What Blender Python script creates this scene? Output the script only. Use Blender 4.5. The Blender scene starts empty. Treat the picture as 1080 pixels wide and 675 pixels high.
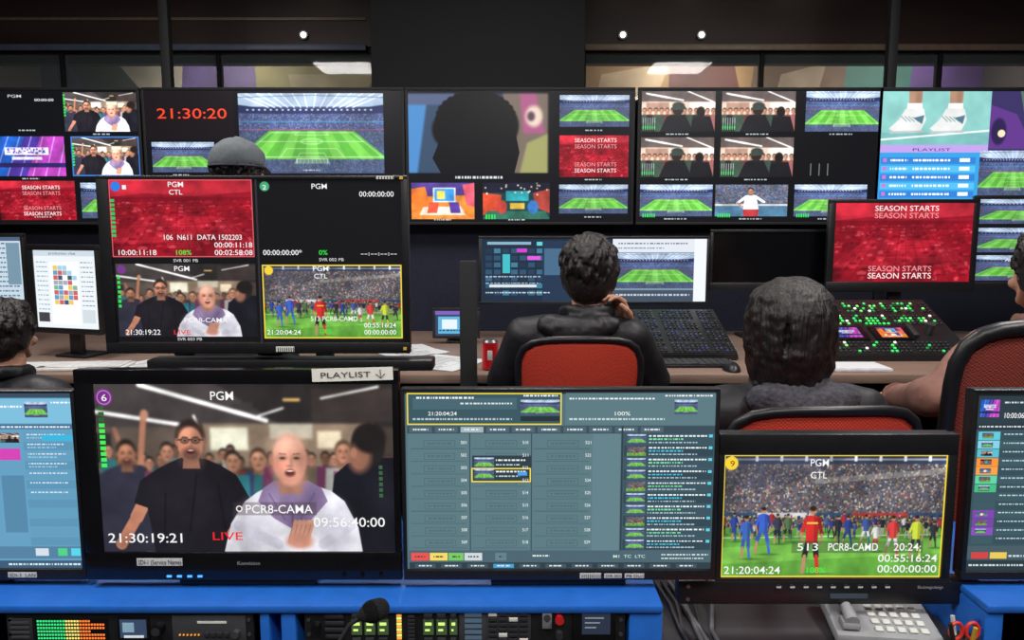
import bpy, bmesh, math, random
import numpy as np
from mathutils import Vector, Matrix, noise
random.seed(7); rng=np.random.default_rng(7)
SC=bpy.context.scene
SC.view_settings.view_transform='Standard'
COL=SC.collection
F=800.0; CZ=1.30; TH=math.radians(7)
def P(px,py,Y):
    a=(px-540)/F; b=(337.5-py)/F
    dy=math.cos(TH)+b*math.sin(TH); dz=-math.sin(TH)+b*math.cos(TH); t=Y/dy
    return Vector((a*t,Y,CZ+dz*t))
def lin(c):
    return tuple(((v/255)/12.92 if v/255<=0.04045 else ((v/255+0.055)/1.055)**2.4) for v in c)+(1,)
# ---------------------------------------------------------------- materials
_m={}
def M(name,col,rough=.5,metal=0,var=.12,scale=25,bump=.0,emit=0,stretch=None,bscale=None):
    if name in _m: return _m[name]
    m=bpy.data.materials.new(name); m.use_nodes=True; nt=m.node_tree; N=nt.nodes; L=nt.links
    b=N['Principled BSDF']; b.inputs['Roughness'].default_value=rough; b.inputs['Metallic'].default_value=metal
    tc=N.new('ShaderNodeTexCoord'); mp=N.new('ShaderNodeMapping'); L.new(tc.outputs['Object'],mp.inputs[0])
    if stretch: mp.inputs['Scale'].default_value=stretch
    nz=N.new('ShaderNodeTexNoise'); nz.inputs['Scale'].default_value=scale; nz.inputs['Detail'].default_value=4
    L.new(mp.outputs[0],nz.inputs['Vector'])
    cr=N.new('ShaderNodeValToRGB'); c=lin(col)
    cr.color_ramp.elements[0].position=.3; cr.color_ramp.elements[1].position=.7
    cr.color_ramp.elements[0].color=tuple(v*(1-var) for v in c[:3])+(1,)
    cr.color_ramp.elements[1].color=tuple(min(1,v*(1+var)) for v in c[:3])+(1,)
    L.new(nz.outputs[0],cr.inputs[0]); L.new(cr.outputs[0],b.inputs['Base Color'])
    if emit:
        L.new(cr.outputs[0],b.inputs['Emission Color']); b.inputs['Emission Strength'].default_value=emit
    if bump:
        bp=N.new('ShaderNodeBump'); bp.inputs['Strength'].default_value=bump; bp.inputs['Distance'].default_value=.01
        n2=nz
        if bscale:
            n2=N.new('ShaderNodeTexNoise'); n2.inputs['Scale'].default_value=bscale; n2.inputs['Detail'].default_value=5
            L.new(mp.outputs[0],n2.inputs['Vector'])
        L.new(n2.outputs[0],bp.inputs['Height']); L.new(bp.outputs[0],b.inputs['Normal'])
    _m[name]=m; return m
def img_mat(name,arr,emit=True,strength=1.0):
    h,w=arr.shape[:2]
    im=bpy.data.images.new(name,w,h)
    if emit: arr=arr*.97+6  # lifts the blacks: screen haze put into the picture colours
    a=np.ones((h,w,4),dtype=np.float32); a[:,:,:3]=np.clip(arr,0,255)[::-1]/255
    im.pixels.foreach_set(a.ravel()); im.update(); im.pack()
    m=bpy.data.materials.new(name); m.use_nodes=True; nt=m.node_tree; b=nt.nodes['Principled BSDF']
    t=nt.nodes.new('ShaderNodeTexImage'); t.image=im
    if emit:
        b.inputs['Base Color'].default_value=(.004,.004,.005,1); b.inputs['Roughness'].default_value=.3
        b.inputs['Specular IOR Level'].default_value=.3
        nt.links.new(t.outputs[0],b.inputs['Emission Color']); b.inputs['Emission Strength'].default_value=strength
    else:
        nt.links.new(t.outputs[0],b.inputs['Base Color']); b.inputs['Roughness'].default_value=.6
    return m
# ---------------------------------------------------------------- mesh builder
class MB:
    def __init__(s): s.bm=bmesh.new(); s.mats=[]
    def mi(s,m):
        if m not in s.mats: s.mats.append(m)
        return s.mats.index(m)
    def add(s,t,m,mat=None):
        i=s.mi(m)
        for f in t.faces: f.material_index=i
        if mat is not None: bmesh.ops.transform(t,matrix=mat,verts=t.verts)
        me=bpy.data.meshes.new('tmp'); t.to_mesh(me); t.free(); s.bm.from_mesh(me); bpy.data.meshes.remove(me)
    def box(s,x0,x1,y0,y1,z0,z1,m,bev=0,mat=None,seg=2):
        t=bmesh.new(); bmesh.ops.create_cube(t,size=1)
        for v in t.verts: v.co=Vector(((x0+x1)/2+v.co.x*(x1-x0),(y0+y1)/2+v.co.y*(y1-y0),(z0+z1)/2+v.co.z*(z1-z0)))
        if bev: bmesh.ops.bevel(t,geom=list(t.edges),offset=bev,segments=seg,affect='EDGES',profile=.5)
        s.add(t,m,mat)
    def cyl(s,p0,p1,r0,r1,m,seg=16,mat=None):
        p0=Vector(p0);p1=Vector(p1); d=p1-p0
        t=bmesh.new(); bmesh.ops.create_cone(t,cap_ends=True,segments=seg,radius1=r0,radius2=r1,depth=d.length)
        bmesh.ops.transform(t,matrix=Matrix.Translation((p0+p1)/2)@d.to_track_quat('Z','Y').to_matrix().to_4x4(),verts=t.verts)
        s.add(t,m,mat)
    def sph(s,c,r,m,seg=16,mat=None):
        if not hasattr(r,'__len__'): r=(r,r,r)
        t=bmesh.new(); bmesh.ops.create_uvsphere(t,u_segments=seg,v_segments=max(6,seg*3//4),radius=1)
        for v in t.verts: v.co=Vector((c[0]+v.co.x*r[0],c[1]+v.co.y*r[1],c[2]+v.co.z*r[2]))
        s.add(t,m,mat)
    def tube(s,pts,r,m,seg=10,closed=False,mat=None):
        pts=[Vector(p) for p in pts]; n=len(pts); t=bmesh.new(); rings=[]
        up=Vector((0.13,.2,1)).normalized()
        for i,p in enumerate(pts):
            a=pts[(i-1)%n] if (closed or i>0) else p; b=pts[(i+1)%n] if (closed or i<n-1) else p
            d=(b-a).normalized(); u=up-d*up.dot(d)
            if u.length<.05: u=Vector((1,0,0))-d*d.x
            u.normalize(); w=d.cross(u); up=u
            rr=r[i] if hasattr(r,'__len__') else r
            rings.append([t.verts.new(p+(u*math.cos(k*2*math.pi/seg)+w*math.sin(k*2*math.pi/seg))*rr) for k in range(seg)])
        for i in range(n if closed else n-1):
            A=rings[i];B=rings[(i+1)%n]
            for k in range(seg):
                t.faces.new((A[k],A[(k+1)%seg],B[(k+1)%seg],B[k]))
        if not closed:
            t.faces.new(rings[0]); t.faces.new(rings[-1][::-1])
        bmesh.ops.recalc_face_normals(t,faces=t.faces)
        s.add(t,m,mat)
    def chain(s,pts,m,n=7,seg=14):
        for (p,r),(q,u) in zip(pts,pts[1:]):
            p=Vector(p);q=Vector(q)
            r=Vector(r if hasattr(r,'__len__') else (r,)*3); u=Vector(u if hasattr(u,'__len__') else (u,)*3)
            for i in range(n+1):
                f=i/n; s.sph(p.lerp(q,f),tuple(r.lerp(u,f)),m,seg)
    def quad(s,pts,m,uv=False):
        vs=[s.bm.verts.new(p) for p in pts]; f=s.bm.faces.new(vs); f.material_index=s.mi(m)
        if uv:
            l=s.bm.loops.layers.uv.verify()
            for lp,c in zip(f.loops,((0,0),(1,0),(1,1),(0,1))): lp[l].uv=c
    def obj(s,name,parent=None,loc=(0,0,0),rot=(0,0,0),smooth=True,center=False):
        me=bpy.data.meshes.new(name)
        if center and parent is None:
            xs=[v.co for v in s.bm.verts]; mn=Vector([min(v[i] for v in xs) for i in range(3)]); mx=Vector([max(v[i] for v in xs) for i in range(3)])
            c=(mn+mx)/2; bmesh.ops.translate(s.bm,vec=-c,verts=s.bm.verts); loc=c
        s.bm.to_mesh(me); s.bm.free()
        for m in s.mats: me.materials.append(m)
        if smooth:
            me.polygons.foreach_set('use_smooth',[True]*len(me.polygons)); me.set_sharp_from_angle(angle=math.radians(38))
        o=bpy.data.objects.new(name,me); COL.objects.link(o); o.location=loc; o.rotation_euler=rot
        if parent: o.parent=parent
        return o
def empty(name,loc,rot=(0,0,0)):
    e=bpy.data.objects.new(name,None); e.empty_display_size=.1; COL.objects.link(e); e.location=loc; e.rotation_euler=rot; return e
TEXTS=[]
def text(name,s,parent,x0,x1,zc,h,y,col,glow=True,rot=(math.pi/2,0,0)):
    c=bpy.data.curves.new(name,'FONT'); c.body=s; c.size=h/.7; c.resolution_u=3; c.offset=.004*h
    key='glyph_%d_%d_%d_%d'%(tuple(col)+(int(glow),))
    if key not in _m:
        m=bpy.data.materials.new(key); m.use_nodes=True; b=m.node_tree.nodes['Principled BSDF']
        b.inputs['Base Color'].default_value=lin(col) if not glow else (0,0,0,1)
        if glow: b.inputs['Emission Color'].default_value=lin(col); b.inputs['Emission Strength'].default_value=1.1
        _m[key]=m
    c.materials.append(_m[key])
    o=bpy.data.objects.new(name,c); COL.objects.link(o); o.parent=parent; o.rotation_euler=rot
    o.location=(x0,y,zc-h/2); TEXTS.append((o,abs(x1-x0))); return o
# ---------------------------------------------------------------- raster painter for the screen pictures
def blur(a,r):
    if r<1: return a
    for ax in (0,1):
        for _ in range(2):
            p=np.pad(a,[(r+1,r) if i==ax else (0,0) for i in range(3)],mode='edge'); c=np.cumsum(p,axis=ax)
            n=a.shape[ax]
            a=(np.take(c,range(2*r+1,2*r+1+n),axis=ax)-np.take(c,range(0,n),axis=ax))/(2*r+1)
    return a
def tex(a,amt=.25,sizes=((60,1.6),(22,.9),(7,.22),(3,.12))):
    h,w=a.shape[:2]; n=np.zeros((h,w,1))
    for s,q in sizes:
        f=rng.random((h//s+2,w//s+2,1)); f=np.repeat(np.repeat(f,s,0),s,1)[:h,:w]; n+=(blur(f,max(1,s//2))-.5)*q
    return np.clip(a*(1+amt*n),0,255)
class Cv:
    def __init__(s,l,t,r,b,k=2.5,bg=(0,0,0)):
        s.l,s.t,s.r,s.b,s.k=l,t,r,b,k
        s.W=int((r-l)*k); s.H=int((b-t)*k); s.a=np.zeros((s.H,s.W,3)); s.a[:]=bg; s.tx=[]
    def _bb(s,x0,y0,x1,y1):
        i0=max(0,int(math.floor((x0-s.l)*s.k))); i1=min(s.W,int(math.ceil((x1-s.l)*s.k)))
        j0=max(0,int(math.floor((y0-s.t)*s.k))); j1=min(s.H,int(math.ceil((y1-s.t)*s.k)))
        return i0,i1,j0,j1
    def _g(s,bb):
        i0,i1,j0,j1=bb
        return np.meshgrid((np.arange(i0,i1)+.5)/s.k+s.l,(np.arange(j0,j1)+.5)/s.k+s.t)
    def _mix(s,bb,m,c,al=1):
        i0,i1,j0,j1=bb
        if i1<=i0 or j1<=j0: return
        m=(m*al)[:,:,None]; s.a[j0:j1,i0:i1]=s.a[j0:j1,i0:i1]*(1-m)+np.array(c,float)*m
    def rect(s,x0,y0,x1,y1,c,al=1):
        i0=max(0,int(round((x0-s.l)*s.k))); i1=min(s.W,int(round((x1-s.l)*s.k)))
        j0=max(0,int(round((y0-s.t)*s.k))); j1=min(s.H,int(round((y1-s.t)*s.k)))
        if i1<=i0: i1=i0+1
        if j1<=j0: j1=j0+1
        if i0>=s.W or j0>=s.H or i1<=0 or j1<=0: return
        s.a[j0:j1,i0:i1]=s.a[j0:j1,i0:i1]*(1-al)+np.array(c,float)*al
    def frame(s,x0,y0,x1,y1,c,w=1):
        s.rect(x0,y0,x1,y0+w,c);s.rect(x0,y1-w,x1,y1,c);s.rect(x0,y0,x0+w,y1,c);s.rect(x1-w,y0,x1,y1,c)
    def ell(s,cx,cy,rx,ry,c,soft=.12,rot=0,al=1):
        R=max(rx,ry)*(1+soft); bb=s._bb(cx-R,cy-R,cx+R,cy+R)
        if bb[1]<=bb[0] or bb[3]<=bb[2]: return
        X,Y=s._g(bb); X=X-cx;Y=Y-cy
        if rot:
            ca,sa=math.cos(rot),math.sin(rot); X,Y=X*ca+Y*sa,-X*sa+Y*ca
        d=np.sqrt((X/rx)**2+(Y/ry)**2); s._mix(bb,np.clip((1+soft-d)/(2*soft),0,1),c,al)
    def poly(s,pts,c,al=1):
        xs=[p[0] for p in pts];ys=[p[1] for p in pts]; bb=s._bb(min(xs),min(ys),max(xs),max(ys))
        if bb[1]<=bb[0] or bb[3]<=bb[2]: return
        X,Y=s._g(bb); m=np.zeros(X.shape,bool)
        for (x0,y0),(x1,y1) in zip(pts,pts[1:]+pts[:1]):
            if y0==y1: continue
            m^=((Y>=min(y0,y1))&(Y<max(y0,y1))&(X<(x1-x0)*(Y-y0)/(y1-y0)+x0))
        s._mix(bb,m.astype(float),c,al)
    def line(s,x0,y0,x1,y1,w,c,al=1):
        bb=s._bb(min(x0,x1)-w,min(y0,y1)-w,max(x0,x1)+w,max(y0,y1)+w)
        if bb[1]<=bb[0] or bb[3]<=bb[2]: return
        X,Y=s._g(bb); dx,dy=x1-x0,y1-y0; t=np.clip(((X-x0)*dx+(Y-y0)*dy)/(dx*dx+dy*dy+1e-9),0,1)
        d=np.hypot(X-x0-t*dx,Y-y0-t*dy); s._mix(bb,np.clip((w/2-d)*s.k+.5,0,1),c,al)
    def speck(s,x0,y0,x1,y1,cols,size=2,dens=.8):
        nx=max(1,int((x1-x0)/size)); ny=max(1,int((y1-y0)/size))
        for j in range(ny):
            for i in range(nx):
                if random.random()<dens:
                    x=x0+i*size+random.uniform(-.3,.3)*size; y=y0+j*size+random.uniform(-.3,.3)*size
                    s.rect(x,y,min(x+size*random.uniform(.5,1),x1),min(y+size*random.uniform(.6,1.1),y1),random.choice(cols))
    def paste(s,im,x0,y0,x1,y1,gain=1):
        i0=int(round((x0-s.l)*s.k)); i1=int(round((x1-s.l)*s.k)); j0=int(round((y0-s.t)*s.k)); j1=int(round((y1-s.t)*s.k))
        h,w=im.shape[:2]; r=int(max(0,(w/max(1,(i1-i0)))/2)); src=blur(im,r) if r>=1 else im
        ii=np.arange(i0,i1);jj=np.arange(j0,j1)
        u=np.clip(((ii-i0+.5)/(i1-i0)*w).astype(int),0,w-1); v=np.clip(((jj-j0+.5)/(j1-j0)*h).astype(int),0,h-1)
        mi=(ii>=0)&(ii<s.W); mj=(jj>=0)&(jj<s.H)
        if not mi.any() or not mj.any(): return
        s.a[jj[mj][0]:jj[mj][-1]+1, ii[mi][0]:ii[mi][-1]+1]=src[np.ix_(v[mj],u[mi])]*gain
    def dash(s,x0,x1,y,h,c,al=1):
        x=x0
        while x<x1:
            w=random.uniform(1,4); s.rect(x,y,min(x+w,x1),y+h,c,al); x+=w+random.uniform(.6,1.6)
    def T(s,x0,x1,yc,h,st,c=(240,240,240)): s.tx.append((x0,x1,yc,h,st,c))
# --- pictures
def pic_stadium():
    c=Cv(0,0,320,180,2,(60,72,108))
    c.rect(0,0,320,30,(160,180,205))
    for i in range(14):
        x=i*26-10; c.line(x,0,160+(x-160)*.55,32,2.2,(225,232,240))
    for i in range(9): c.line(i*40,4+abs(i-4)*1.2,i*40+40,5+abs(i-3)*1.2,1.5,(90,105,130))
    c.poly([(0,26),(60,34),(260,34),(320,26),(320,44),(262,46),(58,46),(0,44)],(34,44,84))
    for i in range(22): c.ell(20+i*13,37,2.5,1.6,(235,240,255),.5)
    c.speck(0,46,320,84,[(70,84,140),(96,108,160),(54,64,120),(120,124,170),(80,80,130),(150,155,185)],2.4)
    c.rect(0,62,320,65,(60,150,190),.7); c.rect(0,80,320,83,(200,90,110),.45)
    c.speck(0,84,320,180,[(56,76,116),(80,96,130),(50,62,96),(110,120,140),(70,110,120),(100,80,100)],2.6)
    c.a=blur(c.a,1)
    c.poly([(66,84),(254,84),(330,148),(-10,148)],(86,168,58))
    for i in range(11):
        if i%2:
            t0=i/11;t1=(i+1)/11; X=lambda t,y:(66+188*t) if y==0 else (-10+340*t)
            c.poly([(X(t0,0),84),(X(t1,0),84),(X(t1,1),148),(X(t0,1),148)],(110,190,74))
    W=(200,228,190)
    c.line(70,88,250,88,1,W)
    c.line(70,88,2,144,1,W); c.line(250,88,318,144,1,W); c.line(2,143,318,143,1.3,W); c.line(44,108,276,108,1,W)
    for k in range(24):
        a=k*math.pi/12;b=a+math.pi/12; c.line(160+24*math.cos(a),108+6*math.sin(a),160+24*math.cos(b),108+6*math.sin(b),1,W)
    for q in ((128,88,122,93),(122,93,198,93),(198,93,192,88),(90,143,104,124),(104,124,216,124),(216,124,230,143),(128,143,133,134),(133,134,187,134),(187,134,192,143)): c.line(*q,1,W)
    c.poly([(126,148),(194,148),(200,158),(120,158)],(110,150,120),.8)
    for i in range(9): c.line(126+i*8.5,147,122+i*9.6,158,.8,(220,225,225),.7)
    c.line(126,146,126,158,1.6,W); c.line(194,146,194,158,1.6,W); c.line(126,147,194,147,1.6,W)
    return tex(blur(c.a,1),.22)
STAD=pic_stadium()
def pic_red():
    L=STAD@np.array([.3,.5,.2]); L=(L-L.min())/(L.max()-L.min()+1e-6)
    L=np.clip((L-.15)*1.3,0,1)[:,:,None]
    c=Cv(0,0,320,180,2,(170,22,38))
    c.a=(np.array([88.,2,16])*(1-L)+np.array([236.,74,88])*L)*.45+np.array([176.,16,34])*.55
    # roofs and streets of the tinted town
    for i in range(300):
        v=random.random(); y=46+v*v*128; sc=.3+.9*v; x=random.uniform(-10,320)
        w=random.uniform(6,22)*sc; h=random.uniform(2,6)*sc
        c.poly([(x,y),(x+w*.5,y-h*.8),(x+w,y-h*.2),(x+w*.9,y+h),(x+w*.1,y+h*1.1)],random.choice([(104,4,20),(206,46,62),(86,2,16),(230,96,106),(150,14,32)]),.5)
    for i in range(12):
        x=i*34-30; c.line(x,180,160+(x-160)*.35,56,1.6,(92,4,18),.5)
    for i in range(5): c.line(0,60+i*i*6,320,50+i*i*5,1.4,(96,4,18),.5)
    c.rect(0,0,320,40,(190,36,52),.75); c.poly([(0,40),(80,32),(190,38),(320,28),(320,48),(0,52)],(112,6,24),.6)
    return tex(blur(c.a,1),.3)
def face(c,x,y,rx,ry,skin,hair=(30,24,22),bald=False,mouth=0,glasses=False,beard=False):
    d=tuple(v*.7 for v in skin)
    c.poly([(x-rx*.5,y+ry*.5),(x+rx*.5,y+ry*.5),(x+rx*.65,y+ry*1.35),(x-rx*.65,y+ry*1.35)],d)
    if not bald: c.ell(x,y-ry*.24,rx*1.06,ry*.88,hair,.14)
    else: c.ell(x,y-ry*.02,rx*1.04,ry*.55,tuple(v*.62 for v in skin),.15)
    c.ell(x-rx*.98,y+ry*.02,rx*.14,ry*.19,d,.25); c.ell(x+rx*.98,y+ry*.02,rx*.14,ry*.19,d,.25)
    c.ell(x,y+(.14 if not bald else 0)*ry,rx*.93,ry*(.87 if not bald else 1),skin,.09)
    c.ell(x-rx*.1,y-ry*.42,rx*.5,ry*.25,tuple(min(255,v*1.15) for v in skin),.8,al=.7)
    c.ell(x+rx*.6,y+ry*.25,rx*.4,ry*.75,d,.8,al=.55); c.ell(x-rx*.75,y+ry*.35,rx*.25,ry*.6,d,.8,al=.35)
    c.ell(x-rx*.42,y+ry*.22,rx*.24,ry*.16,(min(255,skin[0]*1.08),skin[1]*.92,skin[2]*.88),.8,al=.6)
    if beard: c.ell(x,y+ry*.64,rx*.66,ry*.36,hair,.35,al=.6)
    for sx in (-1,1):
        c.ell(x+sx*rx*.38,y-ry*.07,rx*.24,ry*.11,d,.6,al=.8)
        c.ell(x+sx*rx*.38,y-ry*.06,rx*.15,ry*.045,tuple(v*.3 for v in skin),.5)
        c.line(x+sx*rx*.2,y-ry*.22,x+sx*rx*.56,y-ry*.24,ry*.05,tuple(v*.5 for v in skin),.8)
    c.ell(x+rx*.1,y+ry*.1,rx*.1,ry*.22,d,.7,al=.6); c.ell(x,y+ry*.25,rx*.18,ry*.06,d,.5,al=.8)
    if glasses:
        for sx in (-1,1): c.ell(x+sx*rx*.4,y-ry*.06,rx*.32,ry*.17,(40,34,34),.25,al=.85); c.ell(x+sx*rx*.4,y-ry*.06,rx*.25,ry*.115,d,.3,al=.9); c.ell(x+sx*rx*.38,y-ry*.05,rx*.1,ry*.04,(40,26,22),.4)
        c.line(x-rx*.1,y-ry*.1,x+rx*.1,y-ry*.1,rx*.07,(25,22,24)); c.line(x-rx*.95,y-ry*.08,x-rx*.65,y-ry*.1,rx*.06,(25,22,24)); c.line(x+rx*.95,y-ry*.08,x+rx*.65,y-ry*.1,rx*.06,(25,22,24))
    c.ell(x,y+ry*.52,rx*(.3-.04*mouth),ry*(.05+.13*mouth),(74,22,24),.35)
    if mouth: c.ell(x,y+ry*.44,rx*.2,ry*.03,(225,212,200),.4)
def pic_men():
    c=Cv(103,405,415,582,3,(62,52,46))
    c.rect(103,405,415,450,(38,34,34)); c.poly([(103,405),(230,405),(300,450),(103,450)],(62,56,56))
    c.rect(215,446,395,492,(132,112,94)); c.rect(103,450,215,492,(84,72,64)); c.rect(222,450,262,474,(226,224,200)); c.rect(285,446,330,462,(186,178,158))
    c.rect(335,454,360,472,(220,204,174)); c.rect(246,424,268,434,(52,48,48)); c.rect(103,456,118,492,(40,36,36)); c.rect(330,410,415,444,(52,44,42))
    c.a=blur(c.a,3)
    for q in ((150,406,282,443,4.5),(98,433,190,447,4),(206,438,214,462,2.5),(268,440,300,430,2),(340,420,400,408,2)): c.line(*q,(255,255,250))
    c.rect(300,420,318,423,(225,180,100)); c.a=blur(c.a,1)
    cols=[(60,76,88),(120,48,50),(50,58,96),(40,96,100),(150,150,146),(90,82,66),(36,36,42),(96,44,74),(30,30,34)]
    for i in range(30):
        x=106+i*10.6+random.uniform(-4,4); y=482+random.uniform(-8,12)
        c.poly([(x-9,y+9),(x+9,y+9),(x+13,y+80),(x-13,y+80)],random.choice(cols)); face(c,x,y,4.6,6.6,random.choice([(180,126,102),(156,108,84),(112,78,60)]),random.choice([(30,24,20),(60,42,32),(20,18,18)]))
    c.line(147,490,153,440,6.5,(176,118,92)); c.ell(154,437,4.5,5.5,(190,134,108)); c.line(132,486,122,452,5,(140,96,76))
    c.poly([(110,495),(128,488),(150,490),(160,582),(103,582),(103,500)],(40,40,54)); face(c,133,478,10,14,(166,112,86),(28,20,18),mouth=.5,beard=True)
    c.poly([(176,484),(186,482),(190,520),(170,520)],(44,136,146)); c.poly([(232,500),(262,500),(262,560),(230,560)],(44,122,132)); face(c,245,486,8,11,(174,124,98))
    face(c,272,484,8.5,11.5,(180,128,102),(60,44,34)); face(c,362,476,8.5,11.5,(172,120,96),(80,60,44)); face(c,176,476,7,10,(166,116,92))
    c.a=blur(c.a,3)
    sk=(196,132,106)
    c.line(160,508,140,545,14,(178,118,92)); c.line(140,545,122,574,12,(172,112,88))
    c.poly([(164,494),(178,487),(190,482),(216,483),(232,490),(248,500),(258,530),(250,582),(158,582),(152,535),(138,530),(146,506)],(22,20,26))
    c.ell(188,522,22,28,(42,39,46),.8,al=.5)
    for q in ((206,500,196,560),(228,510,236,575),(172,520,168,575)): c.line(*q,2.5,(11,10,14),.5)
    c.line(244,506,262,540,13,(22,20,26)); c.line(260,536,240,562,9,sk)
    face(c,201,465,14.5,21,sk,(38,28,24),mouth=.35,glasses=True,beard=True)
    c.poly([(352,500),(366,488),(392,482),(415,482),(415,582),(362,582),(346,540)],(17,17,25))
    c.ell(388,470,18,23,(30,24,24),.1); c.ell(379,482,12,15,(138,92,74),.3); c.ell(373,477,3.5,5.5,(160,110,86),.3); c.ell(390,461,17,16,(28,22,22),.15); c.ell(400,525,12,30,(32,32,42),.8,al=.5)
    # bald man
    c.poly([(256,528),(270,518),(286,510),(328,510),(348,517),(362,528),(376,556),(380,582),(232,582),(240,552)],(216,214,222))
    c.ell(262,558,13,22,(180,178,192),.8,al=.6); c.ell(352,558,13,22,(174,172,186),.8,al=.6)
    c.poly([(276,514),(288,506),(324,506),(338,514),(344,528),(326,548),(306,558),(286,546),(270,528)],(128,108,146))
    c.ell(290,530,6,16,(160,140,176),.8,al=.6,rot=-.4); c.ell(322,530,6,16,(100,84,120),.8,al=.6,rot=.4); c.line(306,530,306,556,2,(88,72,108),.7)
    for q in ((282,520,298,548),(330,520,314,548)): c.line(*q,1.5,(92,76,112),.6)
    c.line(248,554,290,574,11,(196,194,206)); c.line(368,554,338,574,11,(192,190,202))
    c.ell(305,503,15,12,(164,108,90),.3)
    face(c,305,484,19.5,27,(216,152,128),bald=True,mouth=.75)
    c.ell(302,466,14,8,(240,196,172),.8,al=.6); c.ell(289,494,5,6,(226,140,122),.7,al=.45); c.ell(305,505,12,5,(170,118,100),.7,al=.5)
    c.ell(286,484,2,7,(170,116,98),.8,al=.5)
    for i in range(5):
        c.line(302+i*4.6,572,309+i*4.6,550,4.4,(206,146,122)); c.line(301+i*4.6,571,306+i*4.8,553,.9,(130,84,70),.6)
    c.ell(313,571,14,8,(198,136,114),.3)
    return tex(blur(c.a,1),.22)
def pic_players():
    c=Cv(763,480,998,610,4,(84,84,90))
    c.rect(763,480,998,490,(50,58,80)); c.rect(763,484,998,486,(190,195,205),.7)
    for i in range(9): c.rect(770+i*26,480,773+i*26,487,(235,235,235))
    c.speck(763,490,998,548,[(70,66,76),(104,92,84),(158,132,112),(46,46,60),(180,166,150),(90,64,58),(140,64,60),(60,60,62),(200,182,164),(76,80,116),(120,110,100),(44,60,110)],2.0)
    c.poly([(763,518),(830,512),(900,480),(763,480)],(50,54,74),.35); c.poly([(860,505),(998,494),(998,500),(860,511)],(200,196,186),.35)
    for i in range(9): c.line(775+i*28,490,768+i*28,545,1,(70,70,76),.7)
    c.rect(763,541,998,546,(44,70,100)); c.rect(800,541,860,546,(186,186,190)); c.rect(900,541,960,546,(160,54,54))
    c.a=blur(c.a,1)
    c.speck(763,544,998,556,[(36,50,90),(160,160,165),(120,44,44),(170,180,60),(30,30,36),(100,78,68)],2.2)
    c.rect(763,557,998,610,(92,158,56)); c.poly([(763,578),(998,568),(998,584),(763,596)],(110,176,68)); c.line(763,568,998,564,1,(200,220,190))
    c.a=tex(c.a,.25)
    def pl(x,y,h,top,leg,sk=(176,126,98)):
        w=h*.105; dk=tuple(v*.65 for v in top); st=random.uniform(.4,1.3)
        c.ell(x+w,y+.5,w*2.2,1.1,(44,84,34),.5,al=.6)
        c.line(x-w*.45,y-h*.5,x-w*st,y-h*.26,w*.75,leg); c.line(x-w*st,y-h*.26,x-w*st*1.2,y-h*.02,w*.5,sk if h>25 else leg)
        c.line(x+w*.45,y-h*.5,x+w*st*.8,y-h*.26,w*.75,leg); c.line(x+w*st*.8,y-h*.26,x+w*st*1.1,y-h*.02,w*.5,top if h>25 else leg)
        c.poly([(x-w,y-h*.83),(x-w*.4,y-h*.86),(x+w*.4,y-h*.86),(x+w,y-h*.83),(x+w*.8,y-h*.45),(x-w*.8,y-h*.45)],top); c.poly([(x+w*.2,y-h*.84),(x+w,y-h*.83),(x+w*.8,y-h*.45),(x+w*.3,y-h*.45)],dk,.6)
        c.line(x-w*.9,y-h*.8,x-w*1.5,y-h*.6,w*.5,top); c.line(x+w*.9,y-h*.8,x+w*1.4,y-h*.58,w*.5,dk); c.line(x-w*1.5,y-h*.6,x-w*1.2,y-h*.46,w*.34,sk); c.line(x+w*1.4,y-h*.58,x+w*1.2,y-h*.44,w*.34,sk)
        c.ell(x,y-h*.93,w*.48,h*.065,sk,.25); c.ell(x,y-h*.965,w*.5,h*.04,(40,28,22),.3)
    for i in range(34):
        pl(768+i*6.9+random.uniform(-3,3),565+random.uniform(-4,4),random.uniform(16,23),random.choice([(40,56,120),(190,190,195),(150,40,46),(35,35,45),(35,35,45),(60,84,140),(110,60,40),(60,50,50)]),random.choice([(30,30,40),(150,150,150),(40,50,90)]))
    pl(776,571,30,(44,66,150),(44,60,130)); pl(789,590,46,(60,100,190),(54,80,170)); pl(807,585,50,(54,90,190),(50,74,170)); pl(897,578,34,(44,60,130),(40,50,110)); pl(822,574,32,(50,54,70),(30,30,36))
    pl(833,572,30,(80,110,70),(40,40,44)); pl(916,575,32,(60,84,150),(215,215,220)); pl(886,574,30,(40,40,50),(30,30,34))
    pl(970,590,46,(200,215,60),(40,42,50)); pl(945,588,44,(210,60,60),(215,215,220)); pl(927,582,30,(215,215,215),(180,56,56)); pl(988,578,28,(44,44,52),(30,30,40))
    pl(859,606,72,(200,40,38),(26,26,34)); c.rect(853,551,865,553,(225,190,70))
    return tex(blur(c.a,1),.12)
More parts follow.
